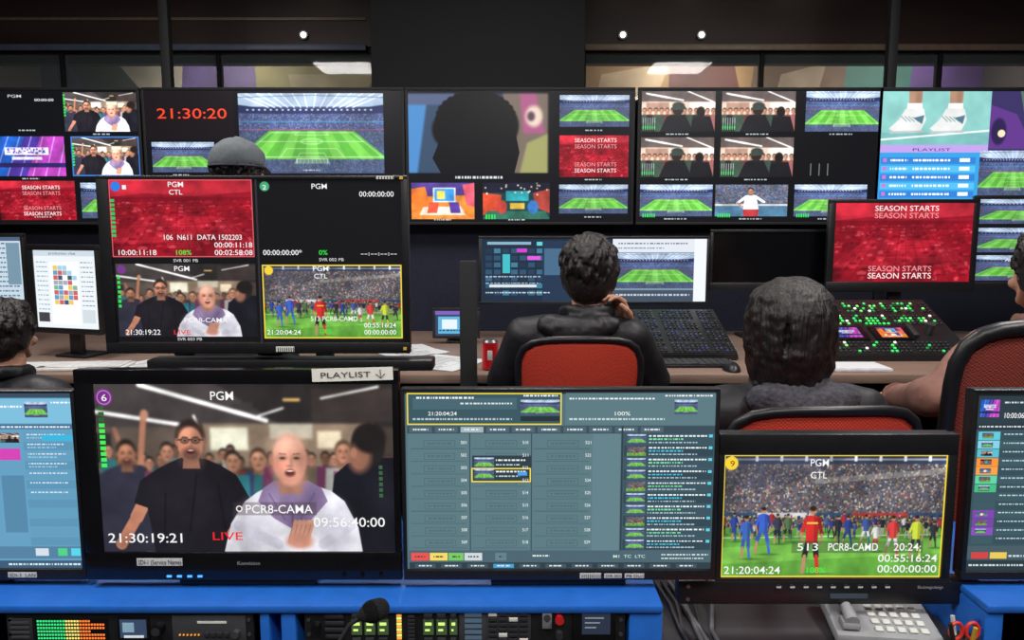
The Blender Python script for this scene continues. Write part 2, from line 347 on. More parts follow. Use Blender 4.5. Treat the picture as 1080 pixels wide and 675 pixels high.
def pic_crew():
    c=Cv(0,0,320,180,2,(214,188,170))
    c.rect(0,0,320,46,(92,80,78)); c.line(20,10,180,40,8,(250,250,246)); c.line(200,0,310,46,6,(250,250,246)); c.rect(210,50,320,110,(246,228,216)); c.rect(20,50,120,90,(160,126,110))
    for i in range(13):
        x=12+i*25; c.poly([(x-14,104),(x+14,104),(x+18,180),(x-18,180)],random.choice([(30,30,36),(100,50,54),(190,180,174),(54,70,60),(150,90,90)])); face(c,x,88,9,13,(196,140,112))
    c.a=blur(c.a,3)
    c.poly([(110,112),(140,104),(190,104),(226,180),(80,180)],(24,24,28)); c.ell(158,80,24,29,(34,28,26),.12); c.poly([(128,72),(188,66),(198,80),(126,84)],(50,60,54)); c.ell(160,64,27,16,(48,56,52),.14)
    c.poly([(222,122),(250,112),(300,112),(320,180),(214,180)],(20,20,24)); c.ell(258,92,19,24,(26,22,22),.14)
    c.rect(0,140,60,180,(30,50,40))
    for i in range(6): c.line(8+i*10,118,8+i*10,172,1.8,(225,230,225)); c.rect(5+i*10,156,10+i*10,166,(60,210,90))
    return tex(blur(c.a,1),.2)
def pic_player():
    c=Cv(0,0,320,180,2,(60,90,120)); c.speck(0,0,320,110,[(60,80,120),(150,110,90),(40,50,80),(150,130,120),(110,60,60)],5); c.a=blur(c.a,2)
    c.rect(0,110,320,180,(70,110,140)); c.rect(0,110,320,120,(200,196,190))
    c.poly([(134,62),(156,56),(180,60),(194,140),(124,140)],(225,225,230)); c.poly([(124,140),(194,140),(190,180),(128,180)],(160,46,50)); face(c,156,38,13,18,(170,122,98)); c.line(178,68,216,98,13,(225,225,230)); c.line(136,68,100,104,13,(225,225,230)); c.line(100,104,120,128,9,(170,122,98))
    return tex(blur(c.a,2),.25)
def pic_studio1():
    c=Cv(0,0,320,180,2,(150,90,170)); c.rect(0,0,320,70,(80,60,140)); c.poly([(0,70),(320,60),(320,180),(0,180)],(236,140,56))
    c.poly([(0,30),(70,20),(96,120),(0,150)],(240,120,44)); c.poly([(260,10),(320,0),(320,120),(280,110)],(226,90,110))
    c.rect(110,24,225,96,(225,235,240)); c.rect(118,30,217,90,(60,150,220)); c.rect(130,40,170,80,(240,200,80)); c.poly([(60,120),(250,116),(276,160),(40,160)],(240,226,205)); c.poly([(90,96),(140,96),(130,150),(80,150)],(220,84,60)); c.poly([(190,96),(240,96),(250,150),(200,150)],(90,60,160))
    return tex(blur(c.a,3),.25)
def pic_studio2():
    c=Cv(0,0,320,180,2,(20,60,66)); c.rect(0,0,320,50,(24,24,44)); c.poly([(0,50),(90,60),(80,140),(0,160)],(200,70,40)); c.rect(110,40,220,90,(40,150,160)); c.poly([(240,50),(320,30),(320,150),(250,120)],(160,60,50))
    c.poly([(20,140),(300,140),(320,180),(0,180)],(44,100,84)); c.ell(90,120,26,34,(180,60,50)); c.ell(240,120,26,34,(50,110,180)); c.rect(130,100,200,130,(210,170,60))
    for i in range(20): c.ell(random.uniform(0,320),random.uniform(0,60),4,4,(250,240,200),.5)
    return tex(blur(c.a,3),.25)
def pic_purple():
    c=Cv(0,0,320,180,2,(70,50,150)); c.poly([(0,0),(150,0),(60,180),(0,180)],(30,90,190)); c.poly([(220,0),(320,0),(320,180),(150,180)],(170,60,170))
    for i in range(6): c.line(10+i*55,180,80+i*50,0,5,(210,190,250),.6)
    c.rect(60,50,250,84,(240,235,250)); c.rect(90,92,220,106,(240,235,250)); c.rect(0,120,320,140,(40,30,90)); c.speck(70,54,240,80,[(90,50,150),(60,70,180)],8,.5)
    return tex(blur(c.a,2),.25)
def pic_shoes():
    c=Cv(930,95,1042,158,4,(134,196,190)); c.rect(930,140,1042,158,(118,182,180)); c.line(930,148,1042,138,2,(236,244,240))
    for (x,m) in ((962,1),(1004,-1)):
        c.poly([(x-5,95),(x+9,95),(x+8,118),(x-4,118)],(170,132,108)); c.ell(x+5,102,3,9,(140,104,84),.6,al=.6); c.poly([(x-6,108),(x+9,108),(x+10,118),(x-7,118)],(236,236,234))
        c.poly([(x-8,114),(x+11,114),(x+14,126),(x+9,138),(x-18,140),(x-24,136),(x-14,126)],(222,224,222)); c.line(x-22,140,x+11,139,2.6,(180,188,188)); c.ell(x-2,128,10,7,(236,238,238),.7,al=.8)
        for i in range(4): c.line(x-12+i*4,122+i*.4,x-6+i*4,128,1,(140,160,162))
        c.poly([(x+1,124),(x+12,121),(x+10,131)],(80,116,134))
    return tex(blur(c.a,1),.1)
RED=pic_red(); MEN=pic_men(); PLY=pic_players(); CREW=pic_crew(); PL1=pic_player(); ST1=pic_studio1(); ST2=pic_studio2(); PUR=pic_purple(); SHO=pic_shoes()
# ---------------------------------------------------------------- materials used often
BLK=M('black_plastic',(24,24,27),.38,var=.15,scale=60,bump=.05,bscale=400)
BLKG=M('gloss_black_plastic',(13,13,16),.2)
BLKM=M('matt_black_paint',(18,18,21),.7)
STEEL=M('steel',(130,132,136),.35,.9)
WHITE=M('white_label',(215,215,210),.6,var=.04)
WOOD=M('desk_laminate',(126,104,92),.5,var=.15,scale=6,stretch=(1,9,9))
BLUE=M('blue_powder_coat',(30,98,190),.42,var=.08,scale=30,bump=.05,bscale=300)
NAVY=M('navy_fabric',(26,30,48),.9,var=.2,scale=80,bump=.1)
def LED(c,s=1.0): return M('led_%d_%d_%d'%c,c,.4,emit=s,var=.05)
# ---------------------------------------------------------------- monitors
def monitor(name,outer,scr,Y,cv,yaw=0,depth=.04,stand=None,deskz=.75,labels=(),extra=None,body=None,strength=1.18):
    l,t,r,b=outer; cx=(l+r)/2; cy=(t+b)/2
    C=P(cx,cy,Y); xl=P(l,cy,Y).x; xr=P(r,cy,Y).x; zt=P(cx,t,Y).z; zb=P(cx,b,Y).z
    sx=(xr-xl)/(r-l)/math.cos(yaw); C.z=(zt+zb)/2; sz=(zt-zb)/(b-t)
    e=empty(name,C,(0,0,yaw)); X=lambda p:(p-cx)*sx; Z=lambda p:(cy-p)*sz
    body=body or BLK
    m=MB(); x0,x1,z0,z1=X(l),X(r),Z(b),Z(t); a0,a1,c0,c1=X(scr[0]),X(scr[2]),Z(scr[3]),Z(scr[1])
    bv=min(.003,(x1-x0)*.01)
    m.box(x0,x1,0,.02,c1,z1,body,bv*.6); m.box(x0,x1,0,.02,z0,c0,body,bv*.6); m.box(x0,a0,0.0004,.02,c0-.001,c1+.001,body,bv*.3); m.box(a1,x1,0.0004,.02,c0-.001,c1+.001,body,bv*.3)
    m.box(x0+.002,x1-.002,.012,.012+depth*.5,z0+.002,z1-.002,body,bv)
    w=x1-x0;h=z1-z0
    m.box(x0+w*.14,x1-w*.14,.012,.012+depth,z0+h*.14,z1-h*.14,body,bv*2)
    for i in range(9): m.box(x0+w*(.3+.045*i),x0+w*(.32+.045*i),.012,.0135+depth,z0+h*.66,z0+h*.8,BLKG)
    m.obj('housing',e)
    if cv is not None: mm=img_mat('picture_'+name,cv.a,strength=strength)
    else: mm=M('dark_screen_glass',(9,10,13),.15)
    q=MB(); q.quad([(a0,.005,c0),(a1,.005,c0),(a1,.005,c1),(a0,.005,c1)],mm,True); q.obj('screen',e,smooth=False)
    if cv is not None:
        for i,(p0,p1,yc,hh,s,c) in enumerate(cv.tx): text('caption_%d'%(i+1),s,e,X(p0),X(p1),Z(yc),hh*sz,.0035,c)
    for i,(p0,p1,yc,hh,s,c,bg) in enumerate(labels):
        if bg:
            k=MB(); k.box(X(p0)-.002,X(p1)+.002,-.0006,.001,Z(yc)-hh*sz*.8,Z(yc)+hh*sz*.8,bg); k.obj('sticker_%d'%(i+1),e,smooth=False)
        text('label_%d'%(i+1),s,e,X(p0),X(p1),Z(yc),hh*sz,-.0012,c,glow=False)
    if stand:
        k=MB(); dz=deskz-C.z
        if stand=='desk':
            k.box(-.03,.03,.012+depth*.8,.03+depth,dz+.008,z0+h*.5,BLK,.003); k.box(-w*.22,w*.22,.012,.11+depth,dz+.0005,dz+.012,BLK,.004)
        if stand=='back':
            k.tube([(0,.012+depth*.7,z0+h*.5),(0,.13,z0+h*.3),(0,.2,dz+.1),(0,.21,dz+.01)],.018,BLK,12); k.box(-.09,.09,.13,.27,dz+.0005,dz+.012,BLK,.004)
        if stand=='wall':
            k.box(-.12,.12,.012+depth,.06+depth,-.1,.1,BLKM,.004)
        k.obj('stand',e)
    if extra:
        k=MB(); extra(k,X,Z); k.obj('controls',e)
    return e,X,Z
# ================================================================= ROOM
WALL=M('wall_paint_dark',(62,56,56),.8,var=.1,scale=3,bump=.05,bscale=90)
CEIL=M('ceiling_tile',(62,54,50),.85,var=.1,scale=8)
BULK=M('bulkhead_brown',(70,54,52),.5,var=.4,scale=1.2,stretch=(.4,1,3))
CARP=M('carpet',(46,48,56),.95,var=.3,scale=200,bump=.3)
def solid(name,x0,x1,y0,y1,z0,z1,m,bev=0):
    k=MB(); k.box(x0,x1,y0,y1,z0,z1,m,bev); return k.obj(name,center=True,smooth=bev>0)
XL,XR,YB,YF,ZC=-4.2,4.2,-1.6,5.4,3.05
solid('floor',XL-.1,XR+.1,YB-.1,7.0,-.1,0,CARP)
solid('ceiling',XL-.1,XR+.1,YB-.1,7.0,ZC,ZC+.1,CEIL)
solid('wall_left',XL-.1,XL,YB,7.0,0,ZC,WALL); solid('wall_right',XR,XR+.1,YB,7.0,0,ZC,WALL); solid('wall_rear',XL,XR,YB-.1,YB,0,ZC,WALL)
k=MB(); k.box(XL,XR,YF,YF+.12,0,1.1,WALL); k.box(XL,XR,YF,YF+.12,2.53,ZC,BULK); k.box(-.95,.5,YF,YF+.12,1.1,2.53,WALL); k.obj('wall_front',smooth=False)
TRB=M('lintel_blue_grey',(104,116,142),.4); TRW=M('lintel_warm',(150,132,112),.4)
solid('trim_1',XL,-1.0,YF-.03,YF,2.50,2.54,TRB,.003); solid('trim_2',.5,XR,YF-.03,YF,2.50,2.54,TRW,.003)
solid('trim_3',XL,-1.0,YF-.012,YF,2.70,2.72,TRW,.002)
GL=bpy.data.materials.new('window_glass'); GL.use_nodes=True; g=GL.node_tree.nodes['Principled BSDF']; g.inputs['Roughness'].default_value=.03; g.inputs['Alpha'].default_value=.28; g.inputs['Base Color'].default_value=(.2,.24,.25,1)
for n,(a,b2) in enumerate(((XL,-.95),(.5,XR))):
    k=MB(); k.box(a,b2,YF+.05,YF+.058,1.12,2.5,GL)
    w=(b2-a)/3
    for i in range(4): k.box(a+w*i-.012,a+w*i+.012,YF+.02,YF+.09,1.1,2.52,BLKM,.003)
    k.box(a,b2,YF+.02,YF+.09,1.1,1.14,BLKM); k.box(a,b2,YF+.02,YF+.09,2.49,2.52,BLKM)
    k.obj('window_%d'%(n+1))
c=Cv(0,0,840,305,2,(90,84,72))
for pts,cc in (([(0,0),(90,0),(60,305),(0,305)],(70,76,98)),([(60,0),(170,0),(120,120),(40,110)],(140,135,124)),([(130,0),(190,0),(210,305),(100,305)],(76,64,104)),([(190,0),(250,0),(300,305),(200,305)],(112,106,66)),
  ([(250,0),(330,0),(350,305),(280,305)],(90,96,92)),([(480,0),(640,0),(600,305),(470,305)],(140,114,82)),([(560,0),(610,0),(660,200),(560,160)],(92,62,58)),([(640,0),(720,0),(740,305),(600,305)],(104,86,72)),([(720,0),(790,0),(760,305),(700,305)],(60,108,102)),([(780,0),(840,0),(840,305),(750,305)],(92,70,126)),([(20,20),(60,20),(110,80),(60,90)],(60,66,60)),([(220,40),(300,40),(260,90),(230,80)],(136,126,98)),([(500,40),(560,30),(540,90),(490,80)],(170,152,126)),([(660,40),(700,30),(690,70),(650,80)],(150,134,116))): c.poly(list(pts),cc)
mm=img_mat('corridor_reflection_paint',tex(c.a,.3),emit=False)  # coloured reflections in the window band, painted onto the corridor wall
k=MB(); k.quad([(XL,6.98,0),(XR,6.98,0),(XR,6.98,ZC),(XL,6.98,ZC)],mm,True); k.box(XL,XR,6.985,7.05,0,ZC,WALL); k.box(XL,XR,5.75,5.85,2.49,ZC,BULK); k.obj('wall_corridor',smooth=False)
c0=P(391,50,4.42).x; c1=P(617,50,4.42).x
solid('column',c0,c1,4.42,4.9,0,ZC,M('column_black',(9,9,11),.85),.004)
# ================================================================= VIDEO WALL
YT=4.2
k=MB()
for px in (173,943,-95,1180):
    x=P(px,45,4.30).x; k.box(x-.025,x+.025,4.30,4.35,0,ZC,BLKM,.003)
x0,x1=P(-115,45,4.3).x,P(1195,45,4.3).x
for z in (1.55,1.95): k.box(x0,x1,4.285,4.31,z-.03,z+.03,BLKM,.003)
k.box(x0,x1,4.33,4.36,0,2.0,NAVY)
k.obj('video_wall_frame')
def tv(l,r,cv,t=92,b=237): return monitor('wall_display',(l,t,r,b),(l+3,t+3,r-3,b-3),YT,cv,depth=.03,stand='wall',body=BLKM,strength=1.3)
def lab(c,x,y,w=18): c.dash(x-w/2,x+w/2,y,1.4,(170,180,185))
c=Cv(-109,95,147,234,3,(6,8,12))
c.paste(MEN,70,97,147,138,1.3); c.paste(PUR,-10,143,68,185); c.paste(MEN,76,144,147,184,1.3); c.frame(75,143,147,185,(60,120,210),1.4); c.paste(RED,-5,190,76,232); c.paste(STAD,82,192,147,230)
c.paste(STAD,-105,98,-20,140); c.paste(CREW,-105,145,-20,185); c.paste(STAD,-105,190,-20,232)
for x,y in ((30,136),(108,140),(30,187),(108,187),(40,228)): lab(c,x,y)
c.T(12,26,101,3,'PGM',(200,210,220)); c.T(40,60,105,2.6,'00:00:00'); c.T(20,60,197,4,'SEASON STARTS',(255,240,240)); c.T(20,60,203,4,'SEASON STARTS',(240,150,150)); c.T(20,60,219,4,'SEASON STARTS',(240,150,150)); c.T(20,60,225,4,'SEASON STARTS',(255,240,240))
for i in range(8): c.rect(70,120-i*3,72,122-i*3,(40,220,70))
for i in range(8): c.rect(76,172-i*3,78,174-i*3,(40,220,70))
tv(-112,150,c)
c=Cv(155,95,424,234,3,(6,8,14))
c.rect(155,95,248,146,(16,10,14)); c.paste(STAD,253,98,405,182,1.05); c.paste(STAD,160,149,226,181); c.paste(RED,160,190,246,232); c.paste(STAD,253,190,335,232); c.paste(CREW,340,190,420,232)
c.T(167,240,119,10.5,'21:30:20',(255,66,30)); lab(c,328,178); lab(c,190,183)
tv(152,427,c)
c=Cv(431,95,666,234,3,(6,8,14))
c.rect(431,98,578,182,(36,50,84)); c.poly([(431,98),(462,98),(450,182),(431,182)],(70,130,190)); c.poly([(452,98),(480,98),(470,182),(440,182)],(50,70,96))
c.poly([(530,98),(578,98),(578,182),(540,182)],(112,98,88)); c.poly([(548,98),(565,98),(575,140),(552,140)],(160,84,124)); c.poly([(556,150),(578,140),(578,182),(548,182)],(150,150,94)); c.ell(563,122,9,11,(220,200,180),.2); c.ell(560,122,4,5,(90,60,80),.2); c.rect(431,98,480,110,(80,92,124))
c.a=blur(c.a,3)
K=(9,9,12)
c.ell(502,122,38,25,K,.05); c.ell(480,136,24,22,K,.08); c.ell(524,132,23,24,K,.07); c.poly([(466,142),(544,140),(548,160),(542,184),(466,184),(456,166)],K); c.ell(503,166,40,26,K,.06); c.ell(503,104,24,9,K,.1); c.rect(431,182,666,235,(6,8,14))
for i in range(16):
    a=math.pi+i*math.pi/15; c.ell(502+38*math.cos(a),124+25*math.sin(a),4.5,4,K,.2)
c.paste(ST1,433,192,500,231); c.paste(ST2,509,192,580,231); c.paste(STAD,590,100,663,133); c.paste(RED,590,142,663,186); c.paste(STAD,590,194,663,225)
for i,y in enumerate((147,153.5,172.5,179)): c.T(606,650,y,4.2,'SEASON STARTS',(255,225,225) if i in (0,3) else (236,150,156))
for x,y in ((626,136),(626,188),(626,228),(466,231),(545,231)): lab(c,x,y)
c.dash(480,530,185,2.6,(200,205,205))
for i in range(4): c.rect(512+i*3,226,513.5+i*3,231,(40,220,70))
tv(428,669,c)
c=Cv(675,95,925,234,3,(8,9,12))
for i,x in enumerate((676,760,848)):
    for j,y in enumerate((96,144,194)):
        w,h=77,42
        if j==2: h=34
        if (i,j)==(2,1):
            for q in range(3): c.line(856+q*9,172,856+q*9,184,1,(120,125,125))
            continue
        pic={(0,0):CREW,(1,0):CREW,(2,0):STAD,(0,1):CREW,(1,1):CREW,(0,2):STAD,(1,2):PL1,(2,2):STAD}[(i,j)]
        x0=x-(4*i if j==2 else 0)
        c.paste(pic,x0,y,x0+w,y+h,1.1); lab(c,x0+38,y+h+2,24)
        if j==2:
            for q in range(6): c.rect(x0+3+q*2.4,y+h-3,x0+4.4+q*2.4,y+h+1,(50,220,80))
tv(672,928,c)
c=Cv(928,95,1180,234,3,(10,12,18))
c.paste(SHO,928,96,1042,156); c.rect(928,156,1034,234,(50,150,215)); c.rect(928,152,1042,160,(180,150,220)); c.T(962,1002,157,3,'PLAYLIST',(70,30,120))
for i in range(7):
    y=165+i*9; c.rect(930,y,1030,y+7,(76,178,228) if i%2 else (46,120,200)); c.rect(1013,y+1,1024,y+5,(230,240,250)); c.dash(940,958,y+2,2.2,(235,245,250)); c.dash(964,1004,y+2,2.2,(240,248,250)); c.rect(932,y+1,936,y+5,(190,110,200))
c.rect(1042,96,1180,160,(52,44,90)); c.poly([(1042,110),(1070,120),(1090,156),(1042,156)],(90,50,130)); c.ell(1052,138,8,14,(40,30,70)); c.poly([(1072,96),(1180,96),(1180,156),(1086,156)],(80,104,90)); c.ell(1055,140,4,4,(240,220,180))
c.paste(STAD,1034,158,1108,206); c.paste(STAD,1112,158,1178,206)
tv(925,1183,c)
# ================================================================= ROW TWO
DZ=.75
k=MB(); k.box(-2.6,2.7,2.80,4.0,DZ-.035,DZ,WOOD,.004)
k.box(-2.6,2.7,3.95,3.99,.05,DZ-.036,NAVY)
for x in (-2.5,-1.1,.0,1.3,2.6): k.box(x-.03,x+.03,2.95,3.9,0,DZ-.036,BLKM,.004)
k.obj('front_desk')
k=MB(); x=P(494,330,2.74).x; k.box(x-.03,x+.03,2.71,2.77,0,P(494,275,2.74).z,BLKM,.004); k.box(x-.1,x+.1,2.64,2.79,0,.015,BLKM,.003); k.obj('support_post')
c=Cv(508,252,745,318,4,(14,20,36))
c.rect(508,252,645,318,(24,40,60))
for i in range(9):
    for j in range(7): c.rect(512+i*9,262+j*7.4,519+i*9,267+j*7.4,random.choice([(40,76,104),(50,96,124),(34,58,84),(60,116,144),(30,46,66)]))
c.rect(530,268,538,288,(60,180,190)); c.rect(545,262,556,266,(200,60,200)); c.rect(556,270,570,274,(220,80,220)); c.rect(514,255,560,258,(130,170,190)); c.rect(566,255,584,259,(90,200,210)); c.rect(572,254,640,318,(30,48,74)); c.rect(574,262,600,290,(64,100,130)); c.rect(516,300,566,303,(210,220,225))
c.dash(512,570,291,1.2,(180,190,200)); c.dash(512,570,298,1.2,(150,170,190)); c.dash(512,580,308,1.2,(180,200,210))
c.rect(646,252,745,318,(120,140,160)); c.rect(646,252,745,266,(216,222,230)); c.paste(STAD,650,267,732,304); c.rect(732,252,745,318,(230,234,240)); c.rect(646,306,732,318,(60,74,92)); c.dash(650,728,310,2,(190,200,210)); c.dash(652,725,256,1.5,(110,120,130)); c.dash(652,700,261,1.2,(130,140,150))
monitor('desktop_monitor',(505,249,748,321),(508,252,745,318),3.68,c,stand='desk')
monitor('desktop_monitor',(749,242,882,306),(752,245,872,298),3.72,None,stand='desk')
c=Cv(880,214,1024,296,5,(0,0,0)); c.paste(RED,880,214,1024,296)
c.T(921,988,219.5,5.6,'SEASON STARTS',(255,235,235)); c.T(921,988,227,5.6,'SEASON STARTS',(236,150,156)); c.T(917,984,283,5.6,'SEASON STARTS',(236,150,156)); c.T(917,984,290.5,6,'SEASON STARTS',(255,235,235))
monitor('desktop_monitor',(873,210,1031,308),(880,214,1025,297),3.62,c,stand='desk')
c=Cv(1032,218,1150,300,3,(10,12,18)); c.paste(STAD,1032,218,1110,242); c.paste(STAD,1032,246,1110,270); c.paste(STAD,1032,273,1110,298); c.paste(RED,1114,218,1150,250); c.T(1062,1100,274,3,'Alan H | Mic 1')
monitor('desktop_monitor',(1026,206,1180,303),(1030,210,1174,298),3.72,c,stand='desk')
c=Cv(30,264,108,346,6,(226,232,236))
c.rect(30,264,108,270,(196,208,218)); c.T(50,84,267,2.6,'production chat',(60,70,80)); c.rect(50,276,86,342,(240,244,246))
for i in range(5):
    for j in range(8):
        if random.random()<.8: c.rect(54+i*6,280+j*5.2,59.5+i*6,284.6+j*5.2,random.choice([(200,90,90),(90,150,190),(230,190,90),(110,180,140),(160,160,170),(60,80,110),(150,200,220)]))
for j in range(12): c.dash(89,104,276+j*5,1,(120,130,140)); c.dash(33,47,276+j*5,1,(120,150,170))
c.rect(88,326,104,340,(200,210,216)); c.rect(32,330,46,340,(60,60,64))
monitor('desktop_monitor',(22,258,110,352),(30,264,108,346),3.15,c,yaw=math.radians(-16),stand='desk')
c=Cv(-70,250,24,316,4,(190,205,216))
for j in range(12): c.dash(-64,20,256+j*5,1.6,(70,110,140))
c.rect(-70,250,24,254,(70,90,120)); c.rect(8,256,22,300,(110,140,160))
monitor('desktop_monitor',(-74,246,26,320),(-70,250,23,316),3.5,c,stand='desk')
c=Cv(459,328,503,354,6,(40,60,90)); c.rect(459,328,503,332,(120,90,180)); c.rect(462,334,486,352,(90,170,210)); c.rect(466,337,482,347,(220,230,240)); c.dash(463,486,348,1.4,(30,40,60)); c.rect(489,334,501,352,(60,90,80))
monitor('small_preview_monitor',(456,325,506,357),(459,328,503,354),3.55,c,stand='desk',depth=.02)
KEY=M('key_caps',(42,42,47),.5)
def keyboard(name,px,py,Y,w=.44,d=.14,yaw=0,base=BLK,key=KEY,rows=5,cols=15,z=DZ):
    x=P(px,py,Y).x; k=MB(); k.box(-w/2,w/2,-d/2,d/2,0,.012,base,.003)
    kw=(w-.02)/cols; kd=(d-.016)/rows
    for j in range(rows):
        for i in range(cols):
            if j==0 and 4<i<10:
                if i==5: k.box(-w/2+.01+kw*4+.001,-w/2+.01+kw*10-.001,-d/2+.009,-d/2+.007+kd,.012,.017,key,.0012,seg=1)
                continue
            k.box(-w/2+.01+kw*i+.001,-w/2+.01+kw*(i+1)-.001,-d/2+.008+kd*j+.001,-d/2+.008+kd*(j+1)-.001,.012,.017,key,.0012,seg=1)
    return k.obj(name,loc=(x,Y,z+.0005),rot=(0,0,yaw))
keyboard('keyboard',716,370,3.0); keyboard('keyboard',74,372,2.93,yaw=.1,base=WHITE,key=M('key_white',(200,200,200),.5))
def mixer(name,px0,px1,Y,ztop,lit,screens=False):
    xa=P(px0,350,Y).x; xb=P(px1,350,Y).x; w=xb-xa; d=.42; h=ztop-DZ-.03
    e=empty(name,((xa+xb)/2,Y,DZ+.0005)); k=MB()
    t=bmesh.new(); vs=[t.verts.new(p) for p in [(-w/2,0,0),(w/2,0,0),(w/2,d,0),(-w/2,d,0),(-w/2,0,.03),(w/2,0,.03),(w/2,d,.03+h),(-w/2,d,.03+h)]]
    for f in ((3,2,1,0),(0,1,5,4),(1,2,6,5),(2,3,7,6),(3,0,4,7),(4,5,6,7)): t.faces.new([vs[i] for i in f])
    bmesh.ops.bevel(t,geom=list(t.edges),offset=.004,segments=2,affect='EDGES'); k.add(t,BLK); k.obj('panel_body',e)
    ang=math.atan2(h,d); S=math.hypot(d,h); R=Matrix.Translation((0,0,.03))@Matrix.Rotation(ang,4,'X')
    b=MB(); cols=int(w/.02); rows=int(S/.022)
    for j in range(rows):
        if j%5==4: continue
        if screens and 4<=j<=9: continue
        for i in range(cols):
            if random.random()<.1 or (i%9==8): continue
            x=-w/2+.012+i*(w-.024)/cols; y=.014+j*.022
            pr=(.7 if j in (11,12) else (.5 if j>9 else .12)) if screens else .3
            col=random.choice(lit) if random.random()<pr else None
            m=LED(col,.8) if col else KEY
            b.box(x+.003,x+.014,y,y+.011,.0,.006,m,.0015,mat=R,seg=1)
    b.obj('buttons',e)
    if screens:
        for i,cc in enumerate((PUR,ST1)):
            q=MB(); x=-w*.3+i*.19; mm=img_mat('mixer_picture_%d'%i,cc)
            q.box(x-.082,x+.082,.105,.215,.001,.006,BLKG,.001,mat=R); pts=[R@Vector(p) for p in ((x-.055,.12,.0068),(x+.055,.12,.0068),(x+.055,.2,.0068),(x-.055,.2,.0068))]; q.quad(pts,mm,True); q.obj('panel_screen_%d'%(i+1),e,smooth=False)
        q=MB(); q.cyl(R@Vector((w*.3,.16,.0)),R@Vector((w*.3,.16,.05)),.012,.018,STEEL,16); q.box(w*.16,w*.2,.12,.21,.0,.02,KEY,.003,mat=R); q.obj('fader_and_joystick',e)
mixer('vision_mixer_panel',880,1030,3.08,P(940,316,3.50).z,[(60,220,90),(40,190,90),(50,200,100),(120,220,110),(30,110,60),(230,240,220)],True)
mixer('control_surface',664,780,3.10,P(720,326,3.52).z,[(34,44,74),(40,46,80),(44,48,54)])
x=P(519,363,3.0).x; k=MB(); CR=M('can_red',(214,24,34),.35,.1)
k.cyl((0,0,.006),(0,0,.108),.032,.032,CR,24); k.cyl((0,0,0),(0,0,.006),.026,.032,STEEL,24); k.cyl((0,0,.108),(0,0,.118),.032,.026,STEEL,24); k.cyl((0,0,.118),(0,0,.119),.024,.024,STEEL,24); k.box(-.01,.01,-.0335,-.02,.04,.08,WHITE,.004)
k.obj('drink_can',loc=(x-.005,2.9,DZ+.0005))
def mouse(px,Y):
    k=MB(); k.sph((0,0,0),(.032,.055,.035),BLK,20); bmesh.ops.bisect_plane(k.bm,geom=k.bm.verts[:]+k.bm.edges[:]+k.bm.faces[:],plane_co=(0,0,0),plane_no=(0,0,-1),clear_outer=True); k.cyl((0-.004,.025,.031),(.004,.025,.031),.008,.008,KEY,12); k.obj('computer_mouse',loc=(P(px,380,Y).x,Y,DZ+.0005))
mouse(772,2.88)
PAP=M('paper',(205,208,212),.8,var=.03)
def papers(name,px,Y,z,n=3,w=.21,d=.29,yaw=.1,m=None,h=.0012):
    k=MB()
    for i in range(n):
        k.box(-w/2,w/2,-d/2,d/2,i*h,i*h+h*.7,m or PAP,mat=Matrix.Translation((random.uniform(-.02,.02)*n,0,0))@Matrix.Rotation(random.uniform(-.15,.15),4,'Z'))
    for j in range(9): k.box(-w*.38,w*random.uniform(.1,.38),-d*.4+j*d*.09,-d*.4+j*d*.09+.003,n*h,n*h+.0003,KEY)
    return k.obj(name,loc=(P(px,380,Y).x,Y,z+.0005),rot=(0,0,yaw),smooth=False)
papers('paper_sheets',390,3.0,DZ); papers('paper_sheets',464,3.05,DZ,yaw=-.5); papers('paper_sheets',428,3.34,DZ,yaw=.6); papers('paper_sheets',165,3.0,DZ,yaw=-.3); papers('paper_sheets',590,3.3,DZ,yaw=-.2)
k=MB(); k.box(-.11,.11,-.075,.075,0,.012,M('notepad_cover',(200,200,204),.6),.002); k.box(-.105,.105,-.07,.07,.012,.014,PAP); k.tube([(math.cos(t)*.006-.0,.07,.01+math.sin(t)*.008) for t in [i*math.pi/6 for i in range(12)]],.001,STEEL,6,True); k.obj('notepad',loc=(P(905,385,2.9).x,2.92,DZ+.0005))
# ================================================================= PEOPLE
def remesh(mb,vox,sm=6,disp=0,ds=8,seed=0):
    me=bpy.data.meshes.new('t'); mb.bm.to_mesh(me); mb.bm.free(); o=bpy.data.objects.new('t',me); COL.objects.link(o)
    r=o.modifiers.new('r','REMESH'); r.mode='VOXEL'; r.voxel_size=vox
    s=o.modifiers.new('s','SMOOTH'); s.factor=.6; s.iterations=sm
    dg=bpy.context.evaluated_depsgraph_get(); out=bpy.data.meshes.new_from_object(o.evaluated_get(dg)); bpy.data.objects.remove(o); bpy.data.meshes.remove(me)
    out.materials.clear()
    if disp:
        nrm=[v.normal.copy() for v in out.vertices]
        for v,n in zip(out.vertices,nrm):
            q=v.co*ds+Vector((seed,0,0)); v.co+=n*disp*(noise.noise(q)+.5*noise.noise(q*2.3))
    out.polygons.foreach_set('use_smooth',[True]*len(out.polygons)); return out
def mobj(name,me,parent,mats,loc=(0,0,0),rot=(0,0,0),scale=1):
    for m in mats: me.materials.append(m)
    o=bpy.data.objects.new(name,me); COL.objects.link(o); o.parent=parent; o.location=loc; o.rotation_euler=rot; o.scale=(scale,)*3; return o
SKIN=M('skin',(196,146,122),.5,var=.06,scale=15,bump=.05,bscale=200); SKIND=M('skin_brown',(150,104,80),.5,var=.06,scale=15,bump=.05,bscale=200)
LIP=M('lips',(150,80,76),.4); EYEW=M('eye_white',(225,222,216),.2); EYEB=M('iris',(50,36,28),.15)
HAIR=M('hair_dark',(26,19,18),.45,var=.6,scale=70,bump=.6,stretch=(1,1,.1),bscale=160)
